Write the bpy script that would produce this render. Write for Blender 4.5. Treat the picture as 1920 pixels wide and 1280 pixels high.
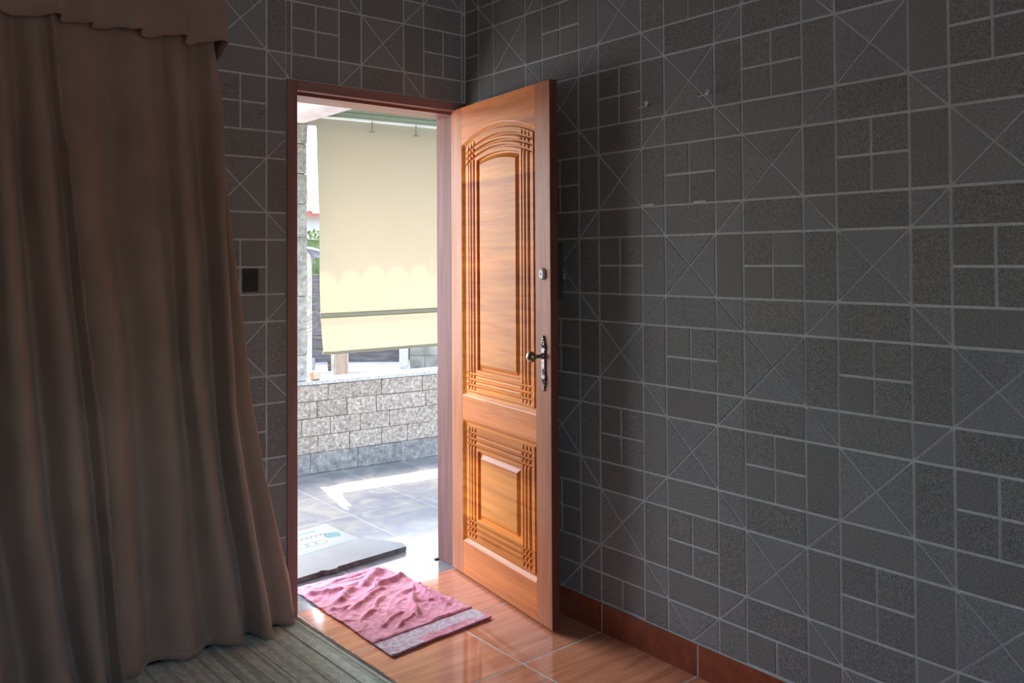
import bpy, bmesh, math, random
from mathutils import Vector, Matrix, noise

random.seed(7)
scene = bpy.context.scene
for o in list(bpy.data.objects):
    bpy.data.objects.remove(o, do_unlink=True)
COL = scene.collection

# ------------------------------------------------------------------ camera
CAM = Vector((-2.3468, -3.0826, 1.4058))
YAW, PITCH, ROLL = 0.6717, 0.0174, -0.0047
fw = Vector((math.sin(YAW) * math.cos(PITCH), math.cos(YAW) * math.cos(PITCH), math.sin(PITCH)))
rt = Vector((math.cos(YAW), -math.sin(YAW), 0))
up = rt.cross(fw)
cr, sr = math.cos(ROLL), math.sin(ROLL)
rt2 = rt * cr + up * sr
up2 = rt * -sr + up * cr
cam_data = bpy.data.cameras.new('camera')
cam = bpy.data.objects.new('camera', cam_data)
COL.objects.link(cam)
m = Matrix.Identity(4)
for i in range(3):
    m[i][0], m[i][1], m[i][2], m[i][3] = rt2[i], up2[i], -fw[i], CAM[i]
cam.matrix_world = m
cam_data.sensor_width = 36
cam_data.lens = 36 * 1574.03 / 1920
cam_data.shift_x = (960 - 906.74) / 1920
cam_data.shift_y = (461.39 - 640) / 1920
cam_data.clip_start = 0.05
scene.camera = cam

# ------------------------------------------------------------------ world, sun, exposure
SKY_STRENGTH = 0.42
SUN_STRENGTH = 5.0
EXPOSURE = 2.65
SUN_TO = Vector((0.12, 0.52, 1.0)).normalized()      # direction towards the sun
w = bpy.data.worlds.new('world')
scene.world = w
w.use_nodes = True
nt = w.node_tree
bg = nt.nodes['Background']
sky = nt.nodes.new('ShaderNodeTexSky')
sky.sky_type = 'NISHITA'
sky.sun_disc = False
sky.sun_elevation = math.asin(SUN_TO.z)
sky.sun_rotation = math.atan2(SUN_TO.x, SUN_TO.y)
sky.dust_density = 4.5
sky.air_density = 1.0
nt.links.new(sky.outputs[0], bg.inputs['Color'])
bg.inputs['Strength'].default_value = SKY_STRENGTH
sd = bpy.data.lights.new('sun', 'SUN')
sd.energy = SUN_STRENGTH
sd.angle = math.radians(0.6)
sd.color = (1.0, 0.95, 0.87)
sun = bpy.data.objects.new('sun', sd)
sun.rotation_euler = SUN_TO.to_track_quat('Z', 'Y').to_euler()
sun.location = (1, 6, 8)
COL.objects.link(sun)
scene.view_settings.view_transform = 'Standard'
scene.view_settings.look = 'None'
scene.view_settings.exposure = EXPOSURE
scene.view_settings.gamma = 1.0
scene.view_settings.use_curve_mapping = False
scene.cycles.max_bounces = 10
scene.cycles.diffuse_bounces = 7
scene.cycles.sample_clamp_indirect = 6
scene.cycles.use_denoising = True


# ------------------------------------------------------------------ helpers
def tag(o, label=None, cat=None, group=None, kind=None):
    if label: o['label'] = label
    if cat: o['category'] = cat
    if group: o['group'] = group
    if kind: o['kind'] = kind
    return o


def link(name, me, mat=None, parent=None, loc=None):
    o = bpy.data.objects.new(name, me)
    COL.objects.link(o)
    if mat is not None and me is not None and not me.materials:
        for mm in (mat if isinstance(mat, (list, tuple)) else [mat]):
            me.materials.append(mm)
    if parent is not None:
        o.parent = parent
    if loc is not None:
        o.location = loc
    return o


def obj(name, bm, mat, parent=None, loc=None, smooth=False):
    me = bpy.data.meshes.new(name)
    bmesh.ops.recalc_face_normals(bm, faces=bm.faces)
    bm.to_mesh(me)
    bm.free()
    if smooth:
        for p in me.polygons:
            p.use_smooth = True
    return link(name, me, mat, parent, loc)


def empty(name, loc=(0, 0, 0), rz=0.0, parent=None):
    o = bpy.data.objects.new(name, None)
    o.empty_display_size = 0.1
    COL.objects.link(o)
    o.location = loc
    o.rotation_euler = (0, 0, rz)
    if parent is not None:
        o.parent = parent
    return o


def bx(bm, x0, y0, z0, x1, y1, z1, bev=0.0, seg=1):
    vs = [bm.verts.new(v) for v in ((x0, y0, z0), (x1, y0, z0), (x1, y1, z0), (x0, y1, z0),
                                    (x0, y0, z1), (x1, y0, z1), (x1, y1, z1), (x0, y1, z1))]
    fs = [bm.faces.new([vs[i] for i in f]) for f in ((0, 3, 2, 1), (4, 5, 6, 7), (0, 1, 5, 4), (1, 2, 6, 5), (2, 3, 7, 6), (3, 0, 4, 7))]
    if bev > 0:
        es = list({e for f in fs for e in f.edges})
        bmesh.ops.bevel(bm, geom=es, offset=bev, segments=seg, affect='EDGES', profile=0.5)
    return vs


def boxobj(name, b, mat, parent=None, bev=0.0, seg=1, smooth=False):
    bm = bmesh.new()
    bx(bm, *b, bev, seg)
    return obj(name, bm, mat, parent, smooth=smooth)


def tube(bm, pts, r, n=8, caps=True):
    rings = []
    pts = [Vector(p) for p in pts]
    for i, p in enumerate(pts):
        a = pts[max(i - 1, 0)]
        b = pts[min(i + 1, len(pts) - 1)]
        d = (b - a).normalized()
        ref = Vector((0, 0, 1)) if abs(d.z) < 0.9 else Vector((1, 0, 0))
        u = d.cross(ref).normalized()
        v = d.cross(u)
        rr = r[i] if isinstance(r, (list, tuple)) else r
        rings.append([bm.verts.new(p + (u * math.cos(k * 2 * math.pi / n) + v * math.sin(k * 2 * math.pi / n)) * rr) for k in range(n)])
    for a, b in zip(rings, rings[1:]):
        for k in range(n):
            bm.faces.new((a[k], a[(k + 1) % n], b[(k + 1) % n], b[k]))
    if caps:
        bm.faces.new(rings[0])
        bm.faces.new(rings[-1][::-1])


def grid_obj(name, pts, mat, parent=None, thick=0.0, smooth=True, matfn=None):
    """pts[j][i] -> Vector ; optional thickness by offset of a second skin"""
    nj, ni = len(pts), len(pts[0])
    verts = [tuple(p) for row in pts for p in row]
    faces = [(j * ni + i, j * ni + i + 1, (j + 1) * ni + i + 1, (j + 1) * ni + i) for j in range(nj - 1) for i in range(ni - 1)]
    me = bpy.data.meshes.new(name)
    me.from_pydata(verts, [], faces)
    for p in me.polygons:
        p.use_smooth = smooth
    o = link(name, me, mat, parent)
    if matfn:
        k = 0
        for j in range(nj - 1):
            for i in range(ni - 1):
                me.polygons[k].material_index = matfn(i, j)
                k += 1
    if thick:
        md = o.modifiers.new('thickness', 'SOLIDIFY')
        md.thickness = thick
        md.offset = 0
    return o


def lerp(a, b, t): return a + (b - a) * t
def sm(t):
    t = max(0.0, min(1.0, t))
    return t * t * (3 - 2 * t)
def interp(tab, x):
    if x <= tab[0][0]: return tab[0][1]
    for (a, va), (b, vb) in zip(tab, tab[1:]):
        if x <= b: return va + (vb - va) * (x - a) / (b - a)
    return tab[-1][1]


# ------------------------------------------------------------------ materials
def newmat(name):
    mt = bpy.data.materials.new(name)
    mt.use_nodes = True
    n = mt.node_tree.nodes
    return mt, n, mt.node_tree.links, n['Principled BSDF']


def C4(c): return (c[0], c[1], c[2], 1)


def plain(name, col, rough=0.6, metal=0.0, spec=0.5):
    mt, n, l, p = newmat(name)
    p.inputs['Base Color'].default_value = C4(col)
    p.inputs['Roughness'].default_value = rough
    p.inputs['Metallic'].default_value = metal
    p.inputs['Specular IOR Level'].default_value = spec
    return mt


def ramp(n, stops):
    r = n.new('ShaderNodeValToRGB')
    e = r.color_ramp.elements
    e[0].position, e[0].color = stops[0][0], C4(stops[0][1])
    e[1].position, e[1].color = stops[-1][0], C4(stops[-1][1])
    for pos, c in stops[1:-1]:
        k = e.new(pos)
        k.color = C4(c)
    return r


def noisy(name, stops, scale=20, detail=4, rough=0.6, bump=0.0, bscale=None, stretch=(1, 1, 1), space='world', spec=0.5,
          var=0.0, second=None, metal=0.0, bdist=0.002, dist=0.0, nrough=0.5):
    """colour by noise; var = per-object brightness variation; second=(stops, scale, factor) a large-scale multiply"""
    mt, n, l, p = newmat(name)
    if space == 'world':
        g = n.new('ShaderNodeNewGeometry')
        src = g.outputs['Position']
    else:
        g = n.new('ShaderNodeTexCoord')
        src = g.outputs['Object']
    mp = n.new('ShaderNodeMapping')
    mp.inputs['Scale'].default_value = stretch
    l.new(src, mp.inputs['Vector'])
    vec = mp.outputs['Vector']
    if var > 0:
        oi = n.new('ShaderNodeObjectInfo')
        add = n.new('ShaderNodeVectorMath')
        add.operation = 'ADD'
        sc = n.new('ShaderNodeMath')
        sc.operation = 'MULTIPLY'
        sc.inputs[1].default_value = 37.0
        l.new(oi.outputs['Random'], sc.inputs[0])
        l.new(vec, add.inputs[0])
        l.new(sc.outputs[0], add.inputs[1])
        vec = add.outputs[0]
    nz = n.new('ShaderNodeTexNoise')
    nz.inputs['Scale'].default_value = scale
    nz.inputs['Detail'].default_value = detail
    nz.inputs['Roughness'].default_value = nrough
    nz.inputs['Distortion'].default_value = dist
    l.new(vec, nz.inputs['Vector'])
    r = ramp(n, stops)
    l.new(nz.outputs['Fac'], r.inputs['Fac'])
    out = r.outputs['Color']
    if second:
        st2, sc2, f2 = second
        n2 = n.new('ShaderNodeTexNoise')
        n2.inputs['Scale'].default_value = sc2
        n2.inputs['Detail'].default_value = 3
        l.new(vec, n2.inputs['Vector'])
        r2 = ramp(n, st2)
        l.new(n2.outputs['Fac'], r2.inputs['Fac'])
        mx = n.new('ShaderNodeMix')
        mx.data_type = 'RGBA'
        mx.blend_type = 'MULTIPLY'
        mx.inputs[0].default_value = f2
        l.new(out, mx.inputs[6])
        l.new(r2.outputs['Color'], mx.inputs[7])
        out = mx.outputs[2]
    if var > 0:
        mr = n.new('ShaderNodeMapRange')
        mr.inputs['To Min'].default_value = 1 - var
        mr.inputs['To Max'].default_value = 1 + var
        l.new(oi.outputs['Random'], mr.inputs['Value'])
        hs = n.new('ShaderNodeHueSaturation')
        l.new(mr.outputs[0], hs.inputs['Value'])
        l.new(out, hs.inputs['Color'])
        out = hs.outputs[0]
    l.new(out, p.inputs['Base Color'])
    p.inputs['Roughness'].default_value = rough
    p.inputs['Specular IOR Level'].default_value = spec
    p.inputs['Metallic'].default_value = metal
    if bump > 0:
        b = n.new('ShaderNodeBump')
        b.inputs['Strength'].default_value = bump
        b.inputs['Distance'].default_value = bdist
        if bscale:
            nb = n.new('ShaderNodeTexNoise')
            nb.inputs['Scale'].default_value = bscale
            nb.inputs['Detail'].default_value = 4
            l.new(vec, nb.inputs['Vector'])
            l.new(nb.outputs['Fac'], b.inputs['Height'])
        else:
            l.new(nz.outputs['Fac'], b.inputs['Height'])
        l.new(b.outputs['Normal'], p.inputs['Normal'])
    return mt


def wood(name, dark, mid, light, axis='Z', rough=0.32, bands=0.0, spec=0.5):
    mt, n, l, p = newmat(name)
    tc = n.new('ShaderNodeTexCoord')
    mp = n.new('ShaderNodeMapping')
    s = {'Z': (14, 14, 0.9), 'X': (0.9, 14, 14), 'Y': (14, 0.9, 14)}[axis]
    mp.inputs['Scale'].default_value = s
    l.new(tc.outputs['Object'], mp.inputs['Vector'])
    nz = n.new('ShaderNodeTexNoise')
    nz.inputs['Scale'].default_value = 2.2
    nz.inputs['Detail'].default_value = 7
    nz.inputs['Roughness'].default_value = 0.62
    nz.inputs['Distortion'].default_value = 0.9
    l.new(mp.outputs[0], nz.inputs['Vector'])
    r = ramp(n, [(0.25, dark), (0.5, mid), (0.78, light)])
    l.new(nz.outputs['Fac'], r.inputs['Fac'])
    out = r.outputs['Color']
    # wide tonal bands: broad noise, little along the grain
    mp2 = n.new('ShaderNodeMapping')
    mp2.inputs['Scale'].default_value = {'Z': (5, 5, 0.5), 'X': (0.5, 5, 7), 'Y': (5, .5, 5)}[axis]
    l.new(tc.outputs['Object'], mp2.inputs['Vector'])
    n2 = n.new('ShaderNodeTexNoise')
    n2.inputs['Scale'].default_value = 1.7
    n2.inputs['Detail'].default_value = 2
    l.new(mp2.outputs[0], n2.inputs['Vector'])
    r2 = ramp(n, [(0.3, (0.68, 0.62, 0.58)), (0.5, (0.9, 0.9, 0.9)), (0.7, (1.1, 1.12, 1.08))])
    l.new(n2.outputs['Fac'], r2.inputs['Fac'])
    mx = n.new('ShaderNodeMix')
    mx.data_type = 'RGBA'
    mx.blend_type = 'MULTIPLY'
    mx.inputs[0].default_value = 0.75
    l.new(out, mx.inputs[6])
    l.new(r2.outputs['Color'], mx.inputs[7])
    out = mx.outputs[2]
    if bands > 0:      # glued boards in a panel: stepped tone by height
        sx = n.new('ShaderNodeSeparateXYZ')
        l.new(tc.outputs['Object'], sx.inputs[0])
        mm = n.new('ShaderNodeMath')
        mm.operation = 'MULTIPLY'
        mm.inputs[1].default_value = 1 / bands
        l.new(sx.outputs['Z'], mm.inputs[0])
        fl = n.new('ShaderNodeMath')
        fl.operation = 'FLOOR'
        l.new(mm.outputs[0], fl.inputs[0])
        wn = n.new('ShaderNodeTexWhiteNoise')
        wn.noise_dimensions = '1D'
        l.new(fl.outputs[0], wn.inputs['W'])
        r3 = ramp(n, [(0.0, (0.74, 0.62, 0.56)), (0.5, (0.95, 0.92, 0.88)), (1.0, (1.12, 1.1, 1.0))])
        l.new(wn.outputs['Value'], r3.inputs['Fac'])
        m3 = n.new('ShaderNodeMix')
        m3.data_type = 'RGBA'
        m3.blend_type = 'MULTIPLY'
        m3.inputs[0].default_value = 0.8
        l.new(out, m3.inputs[6])
        l.new(r3.outputs['Color'], m3.inputs[7])
        out = m3.outputs[2]
    l.new(out, p.inputs['Base Color'])
    p.inputs['Roughness'].default_value = rough
    p.inputs['Specular IOR Level'].default_value = spec
    b = n.new('ShaderNodeBump')
    b.inputs['Strength'].default_value = 0.12
    b.inputs['Distance'].default_value = 0.001
    l.new(nz.outputs['Fac'], b.inputs['Height'])
    l.new(b.outputs['Normal'], p.inputs['Normal'])
    return mt


def cloth(name, stops, scale=8, rough=0.9, trans=0.0, tcol=None, weave=900, wb=0.3, sheen=0.2, stretch=(1, 1, 1)):
    mt, n, l, p = newmat(name)
    g = n.new('ShaderNodeNewGeometry')
    mp = n.new('ShaderNodeMapping')
    mp.inputs['Scale'].default_value = stretch
    l.new(g.outputs['Position'], mp.inputs['Vector'])
    nz = n.new('ShaderNodeTexNoise')
    nz.inputs['Scale'].default_value = scale
    nz.inputs['Detail'].default_value = 5
    l.new(mp.outputs[0], nz.inputs['Vector'])
    r = ramp(n, stops)
    l.new(nz.outputs['Fac'], r.inputs['Fac'])
    l.new(r.outputs['Color'], p.inputs['Base Color'])
    p.inputs['Roughness'].default_value = rough
    p.inputs['Specular IOR Level'].default_value = 0.15
    p.inputs['Sheen Weight'].default_value = sheen
    nb = n.new('ShaderNodeTexNoise')
    nb.inputs['Scale'].default_value = weave
    nb.inputs['Detail'].default_value = 2
    l.new(g.outputs['Position'], nb.inputs['Vector'])
    b = n.new('ShaderNodeBump')
    b.inputs['Strength'].default_value = wb
    b.inputs['Distance'].default_value = 0.001
    l.new(nb.outputs['Fac'], b.inputs['Height'])
    l.new(b.outputs['Normal'], p.inputs['Normal'])
    if trans > 0:
        tr = n.new('ShaderNodeBsdfTranslucent')
        tr.inputs['Color'].default_value = C4(tcol)
        mx = n.new('ShaderNodeMixShader')
        mx.inputs[0].default_value = trans
        l.new(p.outputs[0], mx.inputs[1])
        l.new(tr.outputs[0], mx.inputs[2])
        l.new(mx.outputs[0], n['Material Output'].inputs['Surface'])
    return mt


M = {}
M['tile_dark'] = noisy('speckled_tile', [(0.34, (0.14, 0.143, 0.13)), (0.5, (0.25, 0.26, 0.24)), (0.66, (0.38, 0.39, 0.36))],
                       scale=330, detail=3, rough=0.55, bump=0.35, var=0.07, spec=0.35, bdist=0.0008)
M['tile_light'] = noisy('plain_tile', [(0.34, (0.18, 0.192, 0.185)), (0.5, (0.285, 0.302, 0.29)), (0.66, (0.40, 0.42, 0.40))],
                        scale=330, detail=3, rough=0.5, bump=0.2, var=0.05, spec=0.35, bdist=0.0006)
M['grout'] = noisy('pale_grout', [(0.3, (0.56, 0.60, 0.57)), (0.7, (0.68, 0.72, 0.69))], scale=60, rough=0.8, bump=0.2)
M['terracotta'] = noisy('terracotta_tile', [(0.25, (0.47, 0.17, 0.085)), (0.5, (0.63, 0.25, 0.13)), (0.75, (0.75, 0.35, 0.19))],
                        scale=3.2, detail=7, rough=0.08, stretch=(1.0, 9.0, 1), bump=0.01, var=0.08, spec=0.5, dist=0.6)
M['terracotta_base'] = noisy('terracotta_skirting', [(0.25, (0.22, 0.055, 0.025)), (0.5, (0.32, 0.085, 0.038)), (0.75, (0.42, 0.12, 0.055))],
                             scale=3.5, detail=7, rough=0.3, stretch=(1, 7, 5), var=0.08)
M['floor_grout'] = noisy('floor_grout', [(0.3, (0.52, 0.50, 0.46)), (0.7, (0.68, 0.66, 0.62))], scale=40, rough=0.85)
M['skirt_grout'] = plain('skirting_grout', (0.55, 0.53, 0.50), 0.9)
M['marble'] = noisy('marbled_porch_tile', [(0.25, (0.135, 0.137, 0.148)), (0.5, (0.195, 0.193, 0.196)), (0.62, (0.245, 0.232, 0.20)), (0.8, (0.28, 0.275, 0.27))],
                    scale=3.5, detail=8, rough=0.16, dist=2.2, var=0.03, spec=0.5)
M['white_grout'] = plain('white_grout', (0.42, 0.42, 0.43), 0.8)
M['frame_wood'] = wood('door_frame_wood', (0.17, 0.078, 0.064), (0.23, 0.11, 0.092), (0.29, 0.145, 0.12), 'Z', rough=0.5, spec=0.25)
M['casing_wood'] = wood('casing_wood', (0.28, 0.15, 0.13), (0.37, 0.205, 0.18), (0.45, 0.26, 0.235), 'Z', rough=0.5, spec=0.3)  # same frame wood, lightened to paint lens flare into its colour
M['casing_wood_h'] = wood('casing_wood_level', (0.28, 0.15, 0.13), (0.37, 0.205, 0.18), (0.45, 0.26, 0.235), 'X', rough=0.5, spec=0.3)  # level-grain copy with the same painted flare brightening
M['frame_wood_h'] = wood('door_head_wood', (0.21, 0.085, 0.066), (0.28, 0.12, 0.095), (0.35, 0.165, 0.13), 'X', rough=0.35)
M['stile_wood'] = wood('stile_wood', (0.38, 0.13, 0.055), (0.50, 0.185, 0.082), (0.60, 0.25, 0.12), 'Z', rough=0.42, spec=0.3)
M['rail_wood'] = wood('rail_wood', (0.50, 0.14, 0.035), (0.70, 0.225, 0.06), (0.80, 0.30, 0.09), 'X', rough=0.42, spec=0.3)
M['panel_wood'] = wood('panel_wood', (0.54, 0.16, 0.022), (0.77, 0.275, 0.042), (0.87, 0.375, 0.07), 'X', bands=0.135, rough=0.42, spec=0.3)
M['leaf_edge'] = wood('leaf_edge_wood', (0.12, 0.03, 0.015), (0.18, 0.05, 0.025), (0.25, 0.08, 0.04), 'Z', rough=0.45)
M['plaster'] = noisy('interior_plaster', [(0.3, (0.42, 0.41, 0.38)), (0.7, (0.5, 0.49, 0.46))], scale=12, rough=0.9, bump=0.1)
M['curtain'] = cloth('taupe_curtain_cloth', [(0.3, (0.33, 0.235, 0.17)), (0.7, (0.40, 0.29, 0.215))], scale=5, weave=700, wb=0.25)
M['rug'] = None
M['brass'] = noisy('aged_brass', [(0.3, (0.28, 0.25, 0.12)), (0.7, (0.62, 0.56, 0.36))], scale=60, rough=0.28, metal=1.0)
M['pewter'] = noisy('aged_pewter', [(0.35, (0.10, 0.09, 0.08)), (0.65, (0.42, 0.40, 0.36))], scale=120, rough=0.4, metal=0.9, bump=0.3)
M['chrome'] = plain('satin_steel', (0.62, 0.6, 0.58), 0.3, 1.0)
M['pearl'] = plain('pale_enamel', (0.72, 0.66, 0.64), 0.35)
M['black'] = plain('black_void', (0.015, 0.013, 0.012), 0.7)
M['dark_plastic'] = noisy('dark_bakelite', [(0.3, (0.02, 0.02, 0.022)), (0.7, (0.04, 0.04, 0.045))], scale=30, rough=0.6)
M['stone'] = noisy('rough_stone', [(0.32, (0.09, 0.07, 0.052)), (0.43, (0.21, 0.168, 0.13)), (0.54, (0.32, 0.265, 0.212)), (0.68, (0.50, 0.435, 0.365))],
                   scale=48, detail=9, rough=0.9, bump=0.9, bscale=60, var=0.08, bdist=0.006, nrough=0.72)
M['stone_damp'] = noisy('damp_stone', [(0.30, (0.085, 0.08, 0.073)), (0.44, (0.155, 0.143, 0.13)), (0.56, (0.225, 0.205, 0.185)), (0.72, (0.38, 0.345, 0.30))],
                        scale=24, detail=9, rough=0.9, bump=0.9, bscale=45, var=0.06, bdist=0.006, nrough=0.72)
M['stone_core'] = noisy('wall_mortar', [(0.3, (0.20, 0.17, 0.14)), (0.7, (0.34, 0.30, 0.26))], scale=40, rough=0.95)
M['pillar_stone'] = noisy('pillar_stone', [(0.3, (0.15, 0.14, 0.13)), (0.5, (0.27, 0.255, 0.235)), (0.7, (0.42, 0.40, 0.37))],
                          scale=30, detail=8, rough=0.9, bump=0.8, bscale=55, var=0.07, bdist=0.005, nrough=0.7)
M['coping'] = noisy('granite_coping', [(0.35, (0.25, 0.23, 0.21)), (0.5, (0.36, 0.34, 0.31)), (0.65, (0.5, 0.48, 0.45))], scale=120, detail=3, rough=0.5)
M['concrete'] = noisy('painted_beam', [(0.3, (0.42, 0.37, 0.35)), (0.7, (0.55, 0.50, 0.47))], scale=14, detail=7, rough=0.85, bump=0.3)
M['porch_ceiling'] = noisy('rough_porch_ceiling', [(0.35, (0.11, 0.13, 0.085)), (0.55, (0.25, 0.27, 0.19)), (0.75, (0.44, 0.45, 0.34))], scale=130, detail=4, rough=0.95, bump=0.6)
M['blind'] = cloth('cream_awning_vinyl', [(0.3, (0.30, 0.335, 0.25)), (0.7, (0.335, 0.37, 0.29))], scale=1.2, rough=0.6, trans=0.3, tcol=(0.215, 0.125, 0.06), weave=500, wb=0.1, sheen=0)
M['blind_hem'] = cloth('awning_hem', [(0.3, (0.19, 0.17, 0.11)), (0.7, (0.23, 0.21, 0.14))], scale=2, rough=0.6, trans=0.1, tcol=(0.2, 0.16, 0.1), weave=500, wb=0.1, sheen=0)
M['white_paint'] = noisy('weathered_white_paint', [(0.3, (0.20, 0.195, 0.19)), (0.6, (0.33, 0.33, 0.325)), (0.8, (0.42, 0.42, 0.41))], scale=14, detail=6, rough=0.8)
M['clay_roof'] = noisy('clay_roof_tile', [(0.3, (0.17, 0.05, 0.03)), (0.7, (0.28, 0.10, 0.06))], scale=9, rough=0.9, var=0.12)
M['leafy'] = noisy('foliage', [(0.3, (0.04, 0.06, 0.02)), (0.7, (0.12, 0.16, 0.05))], scale=6, rough=0.9)
M['old_plank'] = noisy('weathered_plank', [(0.3, (0.035, 0.03, 0.028)), (0.6, (0.07, 0.062, 0.056)), (0.8, (0.15, 0.14, 0.13))], scale=5, detail=7, rough=0.9, stretch=(1, 1, 9), var=0.15)
M['post_wood'] = noisy('bare_post_wood', [(0.3, (0.14, 0.115, 0.10)), (0.7, (0.24, 0.205, 0.185))], scale=6, detail=6, rough=0.9, stretch=(9, 9, 1))
M['mossy_block'] = noisy('mossy_block', [(0.3, (0.08, 0.088, 0.06)), (0.5, (0.18, 0.175, 0.135)), (0.75, (0.27, 0.25, 0.21))], scale=5, detail=7, rough=0.95, bump=0.4, var=0.08)
M['yard'] = noisy('yard_concrete', [(0.3, (0.15, 0.15, 0.17)), (0.7, (0.24, 0.24, 0.26))], scale=1.5, detail=6, rough=0.9)
M['blue_tarp'] = plain('grey_blue_tarp', (0.10, 0.115, 0.15), 0.6)
M['house_wall'] = plain('far_house_wall', (0.32, 0.31, 0.29), 0.9)
M['wire'] = plain('grey_wire', (0.12, 0.12, 0.12), 0.6)
M['card'] = noisy('grey_board', [(0.3, (0.165, 0.165, 0.155)), (0.7, (0.205, 0.205, 0.19))], scale=6, rough=0.75)
M['card_edge'] = noisy('dark_torn_edge', [(0.3, (0.10, 0.085, 0.085)), (0.7, (0.22, 0.19, 0.18))], scale=30, rough=0.9)
M['paper'] = noisy('sack_paper', [(0.3, (0.175, 0.185, 0.165)), (0.7, (0.21, 0.22, 0.20))], scale=5, rough=0.6)
M['teal'] = plain('teal_print', (0.05, 0.135, 0.135), 0.6)
M['pale_teal'] = plain('pale_teal_print', (0.10, 0.165, 0.155), 0.6)
M['grey_print'] = plain('grey_print', (0.05, 0.065, 0.06), 0.6)
M['towel'] = cloth('pink_terry', [(0.3, (0.52, 0.15, 0.225)), (0.5, (0.66, 0.22, 0.32)), (0.7, (0.78, 0.33, 0.43))], scale=38, weave=650, wb=0.9, sheen=0.5)
M['towel_band'] = cloth('pale_towel_band', [(0.40, (0.50, 0.32, 0.40)), (0.5, (0.58, 0.50, 0.56)), (0.6, (0.66, 0.64, 0.68))], scale=70, weave=500, wb=0.7, stretch=(1, 1, 1))
M['soap_box'] = plain('peach_box', (0.36, 0.21, 0.14), 0.6)
M['soap_face'] = plain('cream_box_face', (0.40, 0.33, 0.25), 0.6)
M['plug'] = plain('pale_plastic_plug', (0.8, 0.79, 0.75), 0.5)


def rug_material():
    mt, n, l, p = newmat('woven_rug')
    tc = n.new('ShaderNodeTexCoord')
    sx = n.new('ShaderNodeSeparateXYZ')
    l.new(tc.outputs['Object'], sx.inputs[0])
    # stripes across local x, repeated every 0.34 m
    mo = n.new('ShaderNodeMath')
    mo.operation = 'PINGPONG'
    mo.inputs[1].default_value = 0.17
    l.new(sx.outputs['X'], mo.inputs[0])
    dv = n.new('ShaderNodeMath')
    dv.operation = 'DIVIDE'
    dv.inputs[1].default_value = 0.17
    l.new(mo.outputs[0], dv.inputs[0])
    r = ramp(n, [(0.0, (0.70, 0.82, 0.72)), (0.05, (0.50, 0.60, 0.52)), (0.24, (0.70, 0.82, 0.72)), (0.46, (0.47, 0.56, 0.48)), (0.53, (0.69, 0.80, 0.70)), (0.78, (0.58, 0.68, 0.59)), (0.90, (0.70, 0.82, 0.72))])
    r.color_ramp.interpolation = 'CONSTANT'
    l.new(dv.outputs[0], r.inputs['Fac'])
    # dotted weave
    ck = n.new('ShaderNodeTexVoronoi')
    ck.inputs['Scale'].default_value = 130
    ck.inputs['Randomness'].default_value = 0.15
    l.new(tc.outputs['Object'], ck.inputs['Vector'])
    r2 = ramp(n, [(0.2, (1.3, 1.3, 1.3)), (0.55, (0.75, 0.75, 0.75))])
    l.new(ck.outputs['Distance'], r2.inputs['Fac'])
    mx = n.new('ShaderNodeMix')
    mx.data_type = 'RGBA'
    mx.blend_type = 'MULTIPLY'
    mx.inputs[0].default_value = 0.75
    l.new(r.outputs['Color'], mx.inputs[6])
    l.new(r2.outputs['Color'], mx.inputs[7])
    # broken figures inside the narrow stripes
    mp = n.new('ShaderNodeMapping')
    mp.inputs['Scale'].default_value = (26, 15, 1)
    mp.inputs['Rotation'].default_value = (0, 0, 0.6)
    l.new(tc.outputs['Object'], mp.inputs['Vector'])
    n3 = n.new('ShaderNodeTexNoise')
    n3.inputs['Scale'].default_value = 1.6
    n3.inputs['Detail'].default_value = 1
    l.new(mp.outputs[0], n3.inputs['Vector'])
    r3 = ramp(n, [(0.46, (0.72, 0.72, 0.70)), (0.56, (1.12, 1.12, 1.1))])
    l.new(n3.outputs['Fac'], r3.inputs['Fac'])
    m3 = n.new('ShaderNodeMix')
    m3.data_type = 'RGBA'
    m3.blend_type = 'MULTIPLY'
    m3.inputs[0].default_value = 0.4
    l.new(mx.outputs[2], m3.inputs[6])
    l.new(r3.outputs['Color'], m3.inputs[7])
    l.new(m3.outputs[2], p.inputs['Base Color'])
    p.inputs['Roughness'].default_value = 0.95
    p.inputs['Specular IOR Level'].default_value = 0.1
    b = n.new('ShaderNodeBump')
    b.inputs['Strength'].default_value = 0.8
    b.inputs['Distance'].default_value = 0.002
    b.invert = True
    l.new(ck.outputs['Distance'], b.inputs['Height'])
    l.new(b.outputs['Normal'], p.inputs['Normal'])
    return mt


M['rug'] = rug_material()

# ------------------------------------------------------------------ room shell
ROOM_X0, ROOM_Y0, ROOM_Z = -4.2, -4.8, 2.85
DOOR_X0, DOOR_TOP = -0.8925, 2.131       # outer edge of the door frame


def struct(name, bm, mat, label, parent=None):
    o = obj(name, bm, mat, parent)
    if parent is None:
        tag(o, label, name.split('_')[0], kind='structure')
    return o


bm = bmesh.new()
bx(bm, ROOM_X0, ROOM_Y0, -0.12, 0.0, 0.033, -0.0010)
floor = struct('floor', bm, M['floor_grout'], 'glossy terracotta tiled floor of the room with pale grout')

bm = bmesh.new()
bx(bm, 0.0, ROOM_Y0, -0.12, 0.15, 0.17, ROOM_Z)
wall_right = struct('wall_right', bm, M['grout'], 'long grey speckled tile wall with thin pale joints and crossing diagonals beside the open door')

bm = bmesh.new()
bx(bm, ROOM_X0, 0.0, -0.12, DOOR_X0, 0.17, ROOM_Z)
bx(bm, DOOR_X0, 0.0, DOOR_TOP, 0.0, 0.17, ROOM_Z)
wall_back = struct('wall_back', bm, M['grout'], 'grey tiled wall holding the doorway between curtain and corner')

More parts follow.
